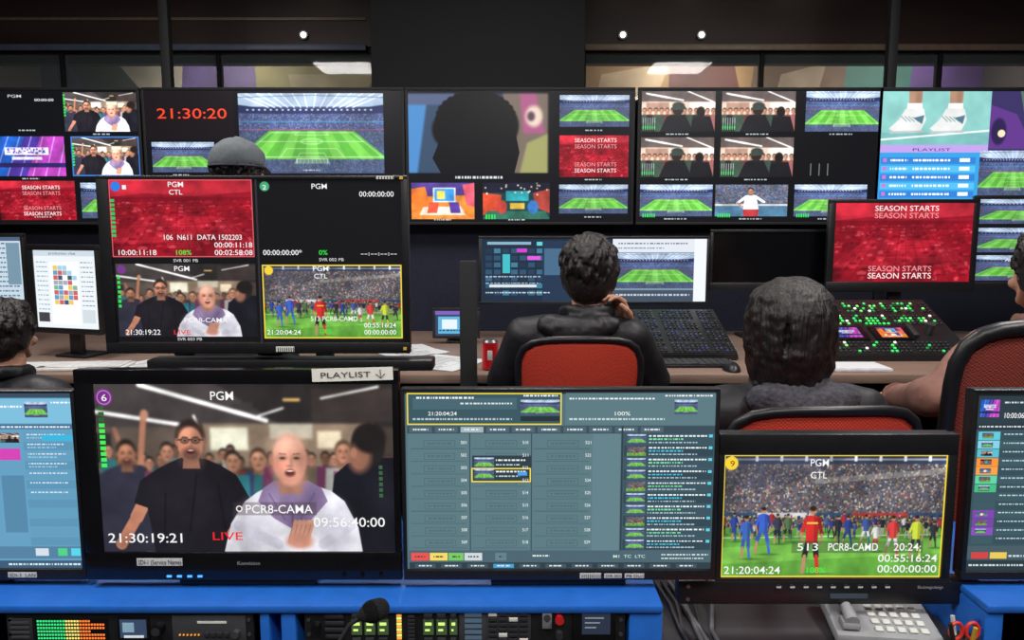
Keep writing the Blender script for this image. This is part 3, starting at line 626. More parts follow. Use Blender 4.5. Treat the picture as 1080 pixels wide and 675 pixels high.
def head_mesh():
    k=MB(); m=SKIN
    k.sph((0,-.012,.03),(.074,.094,.088),m,28); k.sph((0,.02,-.005),(.064,.072,.075),m,24); k.sph((0,.04,-.052),(.046,.045,.04),m,20); k.sph((0,.07,-.073),(.02,.018,.018),m)
    k.chain([((0,.088,.022),.008),((0,.103,-.012),.0125)],m,5); k.sph((.012,.094,-.016),(.009,.009,.007),m); k.sph((-.012,.094,-.016),(.009,.009,.007),m)
    k.chain([((-.05,.068,.032),.011),((-.02,.083,.034),.01),((.02,.083,.034),.01),((.05,.068,.032),.011)],m,5)
    for s in (-1,1):
        k.sph((s*.045,.055,-.018),(.022,.024,.018),m); k.chain([((s*.073,-.004,.022),(.007,.013,.012)),((s*.08,-.012,.006),(.006,.012,.014)),((s*.073,-.004,-.02),(.006,.009,.01))],m,5)
        k.chain([((s*.058,-.005,-.025),.016),((s*.035,.045,-.062),.016)],m,5)
    k.chain([((-.018,.085,-.042),.006),((0,.09,-.041),.007),((.018,.085,-.042),.006)],m,4); k.chain([((-.015,.084,-.051),.006),((.015,.084,-.051),.006)],m,4)
    k.chain([((0,-.015,-.03),.056),((0,-.022,-.13),.057)],m,7)
    return remesh(k,.0042,3)
HEAD=head_mesh()
def hand_mesh(curl=.5):
    k=MB(); m=SKIN
    k.chain([((0,0,0),(.024,.02,.018)),((0,.045,0),(.038,.03,.014)),((0,.08,0),(.04,.02,.012))],m,6)
    for i,(x,L) in enumerate(((-.031,.068),(-.0105,.078),(.0105,.073),(.031,.057))):
        p=Vector((x,.088,0)); a=.15; pts=[(p.copy(),.0092)]
        for f,r in ((.45,.0086),(.3,.0079),(.25,.0068)):
            a+=curl*(1 if f<.45 else .7); p=p+Vector((x*.12,math.cos(a),-math.sin(a)))*L*f; pts.append((p.copy(),r))
        k.chain(pts,m,5,10)
    k.chain([((-.022,.02,-.004),.014),((-.046,.048,-.012),.0115),((-.056,.075,-.022),.0095),((-.052,.097,-.03),.0078)],m,6,10)
    return remesh(k,.0032,2)
HANDR=hand_mesh()
def hair_mesh(kind,seed=0):
    k=MB(); m=HAIR; rr=random.Random(int(seed*100)+3)
    if kind=='short':
        k.sph((0,-.026,.048),(.088,.1,.09),m,28); k.sph((0,-.056,-.005),(.076,.058,.075),m,20); k.sph((0,.03,.1),(.062,.055,.034),m,16)
        for sx in (-1,1): k.sph((sx*.07,-.03,.01),(.018,.045,.05),m,14)
        for i in range(150):
            a=rr.uniform(0,6.28); b=rr.uniform(0,1.9); d=Vector((math.cos(a)*math.sin(b)*.09,math.sin(a)*math.sin(b)*.102-.026,.045+math.cos(b)*.094))
            if d.y>.05 and d.z<.1: continue
            if d.z<-.0 and d.y>-.03: continue
            n=Vector((math.cos(a)*math.sin(b),math.sin(a)*math.sin(b),math.cos(b))); dn=Vector((0,-.2,-1)); dn=(dn-n*dn.dot(n)).normalized() if n.z<.98 else Vector((0,-1,0))
            k.chain([(d-n*.004,.008),(d+n*.003+dn*.014,.006),(d+n*.001+dn*.03,.0035)],m,2,7)
        return remesh(k,.0042,1,.0015,90,seed)
    if kind=='long':
        k.sph((0,-.022,.042),(.097,.11,.098),m,32); k.chain([((0,-.05,.03),(.104,.078,.08)),((0,-.06,-.06),(.1,.07,.06)),((.0,-.055,-.12),(.074,.05,.035))],m,8,22)
        for s in (-1,1): k.chain([((s*.05,-.0,.075),(.045,.06,.05)),((s*.083,-.008,0),(.024,.05,.05)),((s*.085,-.02,-.08),(.02,.04,.04)),((s*.056,-.045,-.125),(.02,.03,.025))],m,7)
        for i in range(110):
            a=rr.uniform(2.75,6.65); pts=[]; ph=rr.uniform(0,6); ze=rr.uniform(-.15,-.1); out=rr.uniform(.985,1.03)
            for j in range(11):
                f=j/10
                if f<.45: b=f/.45*math.pi/2; prof=math.sin(b*.98+.02); z=.042+.1*math.cos(b)
                else: g2=(f-.45)/.55; z=.042+(ze-.042)*g2; prof=1.02-.3*max(0,g2-.45)/.55
                aa=a+.07*math.sin(j*.9+ph); pts.append((Vector((math.cos(aa)*.103*prof*out,math.sin(aa)*.115*prof*out-.024,z)),.0048 if j<10 else .003))
            k.chain(pts,m,4,6)
        return remesh(k,.004,1,.005,26,seed)
def person(name,x,y,top,scale,yaw=0,lean=0,hy=0,jacket=None,trous=None,skin=SKIN,hair='short',arms=None,standing=False,cap=None,hood=None,head_tilt=0,hoff=(0,0),hs=1.0):
    e=empty(name,(x,y,0),(0,0,yaw)); m=SKIN; s=scale
    zp=.56 if not standing else .93
    htop=top/s; hc=htop-.14; nb=hc-.125
    hx,hy2=hoff; L=lean; sh=nb-.055
    k=MB()
    k.chain([((0,0,zp),(.165,.125,.11)),((0,L*.3,zp+(sh-zp)*.4),(.15,.11,.1)),((0,L*.8,zp+(sh-zp)*.78),(.175,.12,.1)),((0,L,sh-.03),(.165,.1,.07))],m,9,20)
    k.chain([((hx*.5,L,sh),(.1,.075,.06)),((hx*.8,L+hy2*.6,nb+.01),(.062,.06,.04)),((hx,L+hy2,nb+.06),(.05,.05,.04))],m,6)
    arms=arms or {}
    hands=[]
    for sd,key in ((-1,'L'),(1,'R')):
        S=Vector((sd*.175,L,sh-.015)); E,Wp=arms.get(key,(Vector((sd*.25,L+.13,sh-.27)),Vector((sd*.17,L+.38,max(zp+.16,sh-.3)))))
        E=Vector(E);Wp=Vector(Wp)
        k.chain([((sd*.06,L,sh+.01),(.07,.07,.055)),(S,(.072,.072,.068)),(S.lerp(E,.5),(.06,.06,.06)),(E,.052),(E.lerp(Wp,.45),.046),(Wp,.034)],m,7,14)
        hands.append((sd,E,Wp))
    for sd in (-1,1):
        if standing: k.chain([((sd*.09,0,zp-.02),(.1,.11,.1)),((sd*.1,.01,.5),.066),((sd*.1,-.01,.3),.056),((sd*.1,0,.1),.042)],m,8)
        else: k.chain([((sd*.09,.02,zp-.04),(.1,.1,.09)),((sd*.13,.40,zp-.02),.072),((sd*.13,.40,zp-.12),.062),((sd*.13,.37,.1),.043)],m,8)
    me=remesh(k,.013,5,.012,7,seed=x*3)
    o=mobj('body',me,e,[jacket,trous,skin],scale=s)
    for p in me.polygons:
        c=p.center
        if abs(c.x)<.09 and c.z>nb+.02 and abs(c.y-L-hy2)<.09: p.material_index=2
        elif c.z<zp+.02 and not any((c-Wp).length<.12 for _,_,Wp in hands): p.material_index=1
    sh_=MB(); SHM=M('shoe_leather',(26,24,24),.4)
    for sd in (-1,1):
        fy=0 if standing else .37; sh_.chain([((sd*.1 if standing else sd*.13,fy-.04,.045),(.04,.045,.045)),((sd*.1 if standing else sd*.135,fy+.1,.03),(.044,.06,.03)),((sd*.1 if standing else sd*.14,fy+.17,.025),(.038,.04,.025))],SHM,7)
    mobj('shoes',remesh(sh_,.008,3),e,[SHM],scale=s)
    for sd,E,Wp in hands:
        d=(Wp-E).normalized(); q=d.to_track_quat('Y','Z'); hm=HANDR.copy()
        if sd<0:
            for v in hm.vertices: v.co.x*=-1
            hm.flip_normals()
        h=mobj('hand_left' if sd<0 else 'hand_right',hm,e,[skin],loc=(Wp+d*.012)*s,scale=s*1.02); h.rotation_mode='QUATERNION'; h.rotation_quaternion=q
        cf=MB(); cf.cyl(Wp-d*.01,Wp+d*.012,.041,.038,jacket,18); cf.obj('cuff_left' if sd<0 else 'cuff_right',e).scale=(s,)*3
    hd=empty('head_pivot',(hx*s,(L+hy2)*s,hc*s),(head_tilt,0,hy)); hd.parent=e; hd.scale=(s*hs,)*3
    mobj('head',HEAD.copy(),hd,[skin])
    ey=MB()
    for sd in (-1,1): ey.sph((sd*.03,.073,.014),.0125,EYEW,14); ey.sph((sd*.03,.0815,.014),.0065,EYEB,12)
    ey.obj('eyes',hd)
    lp=MB(); lp.chain([((-.018,.0895,-.046),(.004,.003,.003)),((0,.0955,-.046),(.006,.004,.005)),((.018,.0895,-.046),(.004,.003,.003))],LIP,4,10); lp.obj('lips',hd)
    if cap:
        h=hair_mesh('short',1); ho=mobj('hair',h,hd,[HAIR]); ho.scale=(.92,.93,.8)
        k=MB(); k.sph((0,-.02,.058),(.09,.11,.076),cap,28); bmesh.ops.bisect_plane(k.bm,geom=k.bm.verts[:]+k.bm.edges[:]+k.bm.faces[:],plane_co=(0,0,.036),plane_no=(0,0,-1),clear_outer=True)
        for v in k.bm.verts:
            v.co+=Vector((noise.noise(v.co*30)*.006,noise.noise(v.co*30+Vector((5,0,0)))*.006,noise.noise(v.co*25+Vector((0,9,0)))*.008 if v.co.z>.05 else 0))
        k.tube([(math.cos(a)*.089,math.sin(a)*.109-.02,.037) for a in [i*math.pi/16 for i in range(32)]],.0035,M('cap_band',(60,64,70),.85),8,True)
        t=bmesh.new(); g=[]
        for i in range(13):
            a=math.pi*(.12+.76*i/12); p=Vector((math.cos(a)*.088,math.sin(a)*.108-.02,.04)); q=Vector((math.cos(a)*.085,.05+math.sin(a)*.12,.026)); g.append((t.verts.new(p),t.verts.new(q),t.verts.new(q+Vector((0,0,.004))),t.verts.new(p+Vector((0,0,.004)))))
        for A,Bq in zip(g,g[1:]):
            for i in range(4): t.faces.new((A[i],A[(i+1)%4],Bq[(i+1)%4],Bq[i]))
        t.faces.new(g[0]); t.faces.new(g[-1][::-1]); bmesh.ops.recalc_face_normals(t,faces=t.faces); k.add(t,cap); k.sph((0,-.02,.135),(.007,.007,.004),cap,10)
        k.tube([(math.cos(a)*.035,-.124+abs(math.cos(a))*.008,.04+math.sin(a)*.028) for a in [i*math.pi/10 for i in range(11)]],.0035,HAIR,6)
        k.obj('cap',hd)
    else: mobj('hair',hair_mesh(hair,x),hd,[HAIR])
    k=MB(); cm=hood or jacket
    n=18; pts=[(hx*.7+math.cos(i*2*math.pi/n)*.078,L+hy2*.5-.008+math.sin(i*2*math.pi/n)*.08,nb+.012+.012*math.sin(i*2*math.pi/n+math.pi)) for i in range(n)]
    for a,b in zip(pts,pts[1:]+pts[:1]): k.chain([(a,(.019,.019,.024)),(b,(.019,.019,.024))],m,3,10)
    if hood: k.chain([((-.09,L-.08,nb-.02),(.05,.035,.035)),((0,L-.11,nb-.04),(.07,.04,.05)),((.09,L-.08,nb-.02),(.05,.035,.035))],m,7)
    mobj('hood' if hood else 'collar',remesh(k,.007,4,.006,22),e,[cm],scale=s)
    return e
JB=M('jacket_black',(23,23,28),.55,var=.2,scale=30,bump=.25,bscale=30); TR=M('trousers_dark',(30,32,44),.85,bump=.2,bscale=120)
GREY=M('fleece_grey',(66,66,74),.95,var=.4,scale=90,bump=.6); CAPM=M('cap_grey',(92,98,104),.85,var=.1,scale=80,bump=.1)
TAN=M('shirt_tan',(130,92,82),.85,var=.15,scale=20,bump=.15,bscale=60)
yM=2.5; tz=P(624,250,yM).z; s=.98
person('seated_man',P(608,300,yM).x,yM,tz,s,jacket=JB,trous=TR,hood=JB,hoff=(.05,.03),hs=1.08,arms={'R':((.29,.1,tz/s-.50),(.185,.03,tz/s-.30)),'L':((-.26,.08,tz/s-.5),(-.14,.3,.84))},hy=-.25)
yW=1.82; tz=P(832,293,yW).z; s=.97
person('seated_woman',P(838,350,yW).x,yW,tz,s,jacket=JB,trous=TR,hair='long',hood=GREY,hoff=(-.012,.02))
yR=1.95; tz=P(1100,238,yR).z; s=1.0
person('seated_operator',P(1126,350,yR).x,yR,tz,s,jacket=TAN,trous=TR,hoff=(.0,.05),lean=.04,arms={'L':((-.34,-.02,.86),(-.30,.26,.8))})
yL=2.3; tz=P(-6,317,yL).z
person('seated_operator',P(-16,350,yL).x,yL,tz,.92,jacket=JB,trous=TR,hoff=(0,.05),lean=.06)
yC=2.45; tz=P(252,144,yC).z
person('standing_man',P(252,165,yC).x,yC,tz,.93,jacket=JB,trous=TR,cap=CAPM,standing=True,arms={'L':((-.26,.02,1.13),(-.25,.1,.9)),'R':((.26,.02,1.13),(.25,.1,.9))},skin=SKIND)
# ================================================================= CHAIRS
def meshfab(nm,c1,c2):
    RM=bpy.data.materials.new(nm); RM.use_nodes=True; nt=RM.node_tree; b=nt.nodes['Principled BSDF']; b.inputs['Roughness'].default_value=.75
    tc=nt.nodes.new('ShaderNodeTexCoord'); ck=nt.nodes.new('ShaderNodeTexChecker'); ck.inputs['Scale'].default_value=260; ck.inputs[1].default_value=lin(c1); ck.inputs[2].default_value=lin(c2); nt.links.new(tc.outputs['Object'],ck.inputs[0]); nt.links.new(ck.outputs[0],b.inputs['Base Color']); return RM
RM=meshfab('red_mesh_fabric',(210,64,38),(156,36,24)); RM2=meshfab('dark_red_mesh_fabric',(150,54,38),(70,24,20))
def chair(x,y,top,w=.46,h=.46,yaw=0,seatz=.46,arm=True,mesh=RM,arch=.018,fr=.011):
    e=empty('office_chair',(x,y,0),(0,0,yaw)); zc=top-h/2
    def S(u,v):
        hw=w/2*(1-.16*(1-v)/2*1.0)
        return Vector((u*hw,-.05*(1-u*u)+.02-.03*math.sin(v*1.6),zc+v*h/2+arch*(1-u*u)*(v if v>0 else 0)))
    def clampc(a):
        ca,sa=math.cos(a),math.sin(a); n=5.5; r=(abs(ca)**n+abs(sa)**n)**(-1/n); return ca*r,sa*r
    ring=[S(*clampc(i*2*math.pi/48)) for i in range(48)]
    k=MB(); k.tube(ring,fr,BLK,10,True)
    k.tube([S(0,-1),S(0,-1)+Vector((0,-.05,-.06)),Vector((0,-.08,seatz+.03)),Vector((0,0,seatz-.05)),Vector((0,.12,seatz-.06))],[.02,.024,.026,.026,.022],BLK,12)
    k.tube([S(-.55,-.98),S(-.2,-.5)+Vector((0,-.025,0)),S(.2,-.5)+Vector((0,-.025,0)),S(.55,-.98)],.011,BLK,8)
    k.obj('back_frame',e)
    t=bmesh.new(); R=[]
    for j in range(13):
        rr=j/12; R.append([t.verts.new(S(clampc(i*2*math.pi/48)[0]*rr*.985,clampc(i*2*math.pi/48)[1]*rr*.985)) for i in range(48)] if j else None)
    cv=t.verts.new(S(0,0))
    for i in range(48): t.faces.new((cv,R[1][i],R[1][(i+1)%48]))
    for j in range(1,12):
        for i in range(48): t.faces.new((R[j][i],R[j+1][i],R[j+1][(i+1)%48],R[j][(i+1)%48]))
    k=MB(); k.add(t,mesh); o=k.obj('back_mesh',e); md=o.modifiers.new('s','SOLIDIFY'); md.thickness=.004
    k=MB(); SF=M('seat_fabric',(34,32,36),.9,bump=.1,bscale=200); k.box(-.24,.24,-.02,.44,seatz-.03,seatz+.035,SF,.03,seg=4); k.box(-.2,.2,.02,.38,seatz-.05,seatz-.03,BLK,.006); k.obj('seat',e)
    if arm:
        k=MB()
        for sd in (-1,1):
            k.tube([(sd*.2,.18,seatz-.045),(sd*.29,.17,seatz-.02),(sd*.295,.16,seatz+.18)],.014,BLK,8); k.box(sd*.295-.035,sd*.295+.035,.03,.28,seatz+.18,seatz+.205,BLK,.01)
        k.obj('armrests',e)
    k=MB(); k.cyl((0,.18,.1),(0,.18,.3),.03,.03,BLKM); k.cyl((0,.18,.3),(0,.18,seatz-.05),.018,.018,STEEL)
    for i in range(5):
        a=i*2*math.pi/5+.3; d=Vector((math.cos(a),math.sin(a),0)); c=Vector((0,.18,0)); k.tube([c+Vector((0,0,.11)),c+d*.15+Vector((0,0,.1)),c+d*.27+Vector((0,0,.075))],[.026,.02,.014],BLK,8)
        q=c+d*.27; n=Vector((-d.y,d.x,0))
        for o2 in (-.016,.016): k.cyl(q+n*(o2-.008)+Vector((0,0,.028)),q+n*(o2+.008)+Vector((0,0,.028)),.027,.027,BLKM,14)
        k.cyl(q+Vector((0,0,.03)),q+Vector((0,0,.075)),.008,.008,STEEL,8)
    k.obj('base',e)
chair(P(611,380,2.28).x,2.28,P(612,359,2.28).z,.39,.42,arch=.012)
chair(P(867,440,1.60).x,1.60,P(866,431,1.60).z,.445,.44,yaw=.06,arch=.01)
chair(P(1096,400,1.68).x,1.70,P(1075,350,1.68).z,.42,.56,yaw=.1,mesh=RM2,fr=.018)
chair(P(-36,400,2.08).x,2.07,.84,.42,.40,mesh=BLKM)
# ================================================================= NEAR CONSOLE
ZN=.70; YN=1.145
xa=P(-160,640,YN).x; xg0=P(700,640,YN).x; xg1=P(1042,640,YN).x; xb=P(1240,640,YN).x
xm0=P(270,655,YN).x; xm1=P(303,655,YN).x; xm2=P(664,655,YN).x
e=empty('broadcast_console',(0,0,0))
k=MB()
k.box(xa,xg0,YN,1.5,ZN-.014,ZN,BLUE,.004); k.box(xg1,xb,YN,1.5,ZN-.014,ZN,BLUE,.004)
for a,b2 in ((xm0+.004,xm0+.02),(xm1-.012,xm1+.012),(xm2,xg0),(xa,xa+.03),(xg1,xg1+.03),(xb-.03,xb)): k.box(a,b2,YN+.004,1.49,.05,ZN-.0145,BLUE,.003)
for a,b2 in ((xa,xg0),(xg1,xb)): k.box(a+.01,b2-.01,1.475,1.49,.05,ZN-.03,BLUE)
k.obj('blue_carcass',e)
k=MB(); k.box(xa,xg0,.72,YN+.25,.555,.58,BLKM,.004); k.box(xg0+.002,xg1-.002,.72,1.5,.585,.61,M('desktop_black',(42,41,45),.5),.004); k.box(xg1,xb,.72,YN+.25,.555,.58,BLKM,.004)
for x in (xa+.05,xg0-.04,xg1+.04,xb-.05): k.box(x-.02,x+.02,.8,.84,0,.556,BLKM,.003)
k.box(xg0+.02,xg1-.02,1.46,1.49,.02,.586,BLKM)
k.obj('worktop_shelf',e)
k=MB()
for x in (xa+.05,xm0+.012,xm1,xg0-.04,xg1+.02,xb-.04): k.box(x-.012,x+.012,YN+.02,1.48,0,.052,BLKM)
k.obj('plinth_feet',e)
def rack(name,px0,px1,zt,items):
    x0=P(px0,660,YN).x; x1=P(px1,660,YN).x
    e=empty(name,((x0+x1)/2,YN+.006,zt)); w=x1-x0; X=lambda p:P(p,660,YN).x-(x0+x1)/2
    Z=lambda py:P(500,py,YN).z-zt
    k=MB(); k.box(-w/2,w/2,0,.012,-.095,0,BLK,.0015); k.box(-w/2+.01,w/2-.01,.0125,.28,-.09,-.004,BLKM)
    for sx in (-1,1):
        for zz in (-.01,-.035): k.cyl((sx*(w/2-.007),.001,zz),(sx*(w/2-.007),-.002,zz),.003,.003,STEEL,10)
    items(k,X,Z); k.obj('front_panel',e)
RG=M('rack_grey',(58,60,64),.5)
def itA(k,X,Z):
    k.box(X(34),X(112),-.0008,.002,Z(680),Z(654.5),BLKG)
    for row,y in enumerate((656,659.6,663.2,666.8,670.4,674)):
        n=24 if row%3 else 19
        for i in range(n):
            col=(50,210,120) if i<10 else ((225,210,110) if i<15 else (240,120,50)); px=37+i*3
            k.box(X(px),X(px+2.0),-.0014,.002,Z(y+1.8),Z(y),LED(col,.9))
    k.box(X(6),X(32),-.002,.002,Z(680),Z(654),KEY,.001)
    for j in range(4): k.box(X(9),X(29),-.003,.002,Z(660+j*5),Z(657+j*5),RG,.0004)
    k.box(X(122),X(156),-.002,.002,Z(677),Z(652),BLKG,.001); k.box(X(125),X(153),-.0026,0,Z(674),Z(655),LED((50,66,92),.6)); k.box(X(128),X(140),-.0032,0,Z(668),Z(658),LED((120,150,170),.6))
    for j in range(3): k.box(X(129),X(150),-.0032,0,Z(672+j*.9),Z(671.4+j*.9),LED((200,210,215),.6))
    k.cyl((X(166),0,Z(664)),(X(166),-.014,Z(664)),.0105,.009,BLKG,20); k.cyl((X(166),-.0145,Z(664)),(X(166),-.014,Z(664)),.007,.007,KEY,20)
    k.box(X(180),X(258),-.0015,.002,Z(684),Z(651),RG,.001); k.box(X(207),X(238),-.0022,0,Z(659),Z(656.6),WHITE); k.cyl((X(248),0,Z(669)),(X(248),-.01,Z(669)),.007,.006,STEEL,14)
    for i in range(6): k.cyl((X(188+i*4),0,Z(671)),(X(188+i*4),-.003,Z(671)),.0013,.0013,LED((240,150,40),.8),8)
    for i in range(4): k.box(X(214+i*7),X(219+i*7),-.004,0,Z(673),Z(668),KEY,.0006)
rack('audio_monitor_unit',4,266,ZN-.016,itA)
def itB(k,X,Z):
    for px,w2 in ((370,11),(384,11),(398,11),(446,11),(460,11),(474,8)):
        k.box(X(px),X(px+w2),-.002,.002,Z(671),Z(655),LED((60,80,50),.5)); k.box(X(px+2),X(px+w2-2),-.0026,0,Z(661),Z(658),LED((190,220,120),.9)); k.box(X(px+2),X(px+w2-4),-.0026,0,Z(667),Z(665),LED((190,220,120),.9))
        k.box(X(px+1),X(px+w2-1),-.006,.001,Z(653),Z(648),KEY,.0008); k.box(X(px+1),X(px+w2-1),-.006,.001,Z(679),Z(674),KEY,.0008)
    for i in range(9):
        k.box(X(418),X(423),-.003,0,Z(651.6+i*3),Z(650+i*3),LED((210,230,120) if i%2 else (240,160,70),.7)); k.box(X(430),X(437),-.004,0,Z(653+i*4),Z(650+i*4),KEY,.0005)
    k.box(X(484),X(560),-.0015,0,Z(684),Z(645),RG,.001)
    for j in range(6):
        for i in range(4): k.box(X(515+i*11),X(524+i*11),-.004,0,Z(651+j*5.5),Z(647+j*5.5),WHITE if (i*3+j)%7==0 else KEY,.0006)
    for j in range(5): k.box(X(490),X(508),-.002,0,Z(652+j*6),Z(648+j*6),LED((70,90,110),.5))
    k.cyl((X(577),0,Z(652)),(X(577),-.006,Z(652)),.0055,.0055,STEEL,16); k.box(X(572),X(582),-.0045,0,Z(664),Z(644),M('rack_light',(120,124,130),.4),.001)
    k.cyl((X(590),0,Z(653)),(X(590),-.012,Z(653)),.006,.0072,M('red_knob',(190,30,36),.35),20); k.cyl((X(590),0,Z(670)),(X(590),-.01,Z(670)),.006,.006,KEY,16)
    k.box(X(604),X(650),-.003,.002,Z(678),Z(643),BLKG,.0015); k.box(X(614),X(644),-.0036,0,Z(670),Z(648),LED((40,48,66),.5))
    for j in range(3): k.box(X(617),X(617+20-j*4),-.004,0,Z(653.4+j*5),Z(652+j*5),LED((120,130,140),.5))
    for j in range(4): k.box(X(342),X(362),-.0025,0,Z(654+j*7),Z(650+j*7),KEY,.0006)
    k.cyl((X(333),0,Z(662)),(X(333),-.012,Z(662)),.008,.007,BLKG,18)
rack('intercom_panel',320,660,ZN-.016,itB)
k=MB(); a=P(396,643,1.06); b_=P(330,676,1.04)
pts=[(b_.x-.03,1.03,.592),(b_.x-.028,1.03,.62),(b_.x-.015,1.032,.638),(b_.x+.012,1.04,.655),(a.x-.035,1.045,a.z-.015),(a.x-.015,1.05,a.z-.003)]
k.cyl((b_.x-.03,1.03,.5805),(b_.x-.03,1.03,.592),.03,.026,BLK,24); k.tube(pts,.0036,BLKM,10); FO=M('mic_foam',(20,20,22),.98,bump=.8,bscale=500)
k.chain([((a.x-.018,1.05,a.z-.004),.008),((a.x-.003,1.055,a.z),(.018,.018,.0165)),((a.x+.005,1.06,a.z+.001),(.016,.017,.0155))],FO,4,20); k.obj('gooseneck_microphone',center=True)
# PGM
c=Cv(103,405,415,582,3); c.paste(MEN,103,405,415,582)
c.ell(113,419,9,9,(120,40,130),.08); c.ell(113,419,7.4,7.4,(200,150,210),.06); c.ell(113,419,6.6,6.6,(110,40,125),.06); c.T(110.5,116,419,7,'6')
for i in range(11): c.rect(106,488-i*6,112,492-i*6,(60,230,80) if i<8 else (40,90,40))
for i in range(6): c.rect(399,520-i*6,403,524-i*6,(50,90,60))
c.T(224,248,417,9,'PGM'); c.rect(243,529,332,543,(60,50,50),.35); c.T(256,327,536,9,'PCR8-CAMA'); c.ell(249.5,536,3.4,3.4,(240,240,240),.1); c.ell(249.5,536,2.2,2.2,(60,50,50),.1)
c.T(328,404,550,10,'09:56:40:00'); c.T(108,187,567,10,'21:30:19:21'); c.T(219,251,565,8.5,'LIVE',(235,30,40))
ex=lambda k,X,Z:[k.box(X(170+i*11),X(175+i*11),-.0015,.001,Z(608.5),Z(606.5),LED((70,160,255),1.2)) for i in range(4)]+[k.cyl((X(p),.0,Z(606)),(X(p),-.004,Z(606)),.003,.003,BLKG,12) for p in (360,380,400)]
monitor('broadcast_monitor',(84,390,422,612),(103,405,415,582),1.2,c,stand='desk',deskz=ZN,depth=.05,body=BLKG,labels=[(140,186,592,5,'SDI-1 (Service Name)',(30,30,30),WHITE),(246,270,593,4,'Konvision',(150,150,155),None)],extra=ex)
# playlist
c=Cv(428,413,753,601,3,(74,102,112))
DK=(50,78,88)
c.rect(428,413,753,416,(30,40,46)); c.rect(430,415,592,448,DK); c.rect(596,415,753,448,(84,112,120)); c.frame(430,415,592,448,(235,210,60),1.4)
c.rect(436,420,545,432,(64,94,104)); c.dash(440,500,419,2,(230,235,235)); c.T(452,482,436,4,'21:20:04;24'); c.dash(486,540,425,1.6,(210,220,220)); c.dash(436,540,441,2,(170,190,195))
c.paste(STAD,549,422,590,438); c.dash(552,588,417,1.6,(230,235,240)); c.rect(549,439,590,444,(30,44,50)); c.paste(STAD,710,422,734,437); c.dash(700,750,417,1.6,(230,230,230)); c.dash(600,690,420,1.6,(220,230,230)); c.dash(600,700,441,2,(190,205,210)); c.T(646,662,436,4,'100%',(230,235,235))
c.rect(430,449,753,457,(50,70,80))
for i in range(10): c.rect(432+i*27,450,456+i*27,456,(150,170,176) if i==2 else (70,92,102)); c.dash(436+i*27,452+i*27,452,1.5,(220,228,230))
c.rect(430,457,655,581,(84,112,120)); c.rect(495,457,496,581,(44,62,72)); c.rect(560,457,561,581,(44,62,72)); c.rect(655,449,657,581,(40,56,64)); c.rect(625,457,654,581,(90,120,128))
for r in range(9):
    y=461+r*13.2
    for x0 in (433,498,563):
        c.rect(x0,y+11.5,x0+58,y+12.2,(66,92,100)); c.frame(x0+14,y+3,x0+47,y+10,(68,94,104),.7); c.dash(x0+18,x0+44,y+5.5,1.8,(70,98,108))
    c.T(486,492,y+5,3.2,str(501+r),(226,234,236)); c.T(551,557,y+5,3.2,str(510+r),(226,234,236)); c.T(617,623,y+5,3.2,str(521+r),(226,234,236))
c.rect(498,480,560,508,(40,56,62)); c.frame(497,493,560,508,(240,215,60),1.2)
for y in (482,494): c.paste(STAD,500,y,521,y+11); c.dash(523,555,y+2,1.7,(235,240,240)); c.dash(523,548,y+7,1.5,(190,210,215))
c.rect(546,497,556,501,(70,150,220))
c.rect(657,457,753,581,(58,84,94))
for r in range(10):
    y=457+r*12.4; c.rect(658,y,752,y+11.6,(42,64,74) if r%2 else (52,76,88)); c.paste(PLY if r%3==1 else STAD,661,y+.8,681,y+11); c.dash(684,745,y+1.6,1.6,(225,232,235)); c.dash(684,720,y+5,1.5,(60,190,220) if r%2 else (120,220,150)); c.dash(684,735,y+8.5,1.4,(170,190,200)); c.rect(747,y+1,751,y+4,(90,200,220))
c.rect(430,581,753,594,(68,92,102))
for x0,x1,cc in ((432,451,(226,74,70)),(452,471,(232,206,90)),(472,488,(110,190,90)),(489,508,(196,204,206)),(522,534,(90,120,130))): c.rect(x0,583.5,x1,592,cc); c.dash(x0+4,x1-4,587,1.8,(60,60,60))
c.dash(562,580,586,1.6,(220,225,225)); c.T(648,682,587,3.2,'M1  TC  LTC',(200,230,210)); c.dash(700,750,585,1.5,(220,230,230)); c.dash(700,745,589,1.5,(200,220,220))
c.rect(430,594,753,601,(40,56,64))
for i in range(11): c.rect(436+i*28,595.5,458+i*28,600,(60,78,88) if i!=3 else (60,150,200)); c.dash(440+i*28,454+i*28,597,1.4,(220,228,230))
monitor('desktop_monitor',(424,410,757,612),(428,413,753,601),1.2,c,stand='desk',deskz=ZN,labels=[(614,634,607,3.6,'||||||||||',(20,20,20),WHITE),(640,656,607,3,'SVR 003',(30,30,30),WHITE),(662,680,607,3,'PB DU1',(30,30,30),WHITE)])
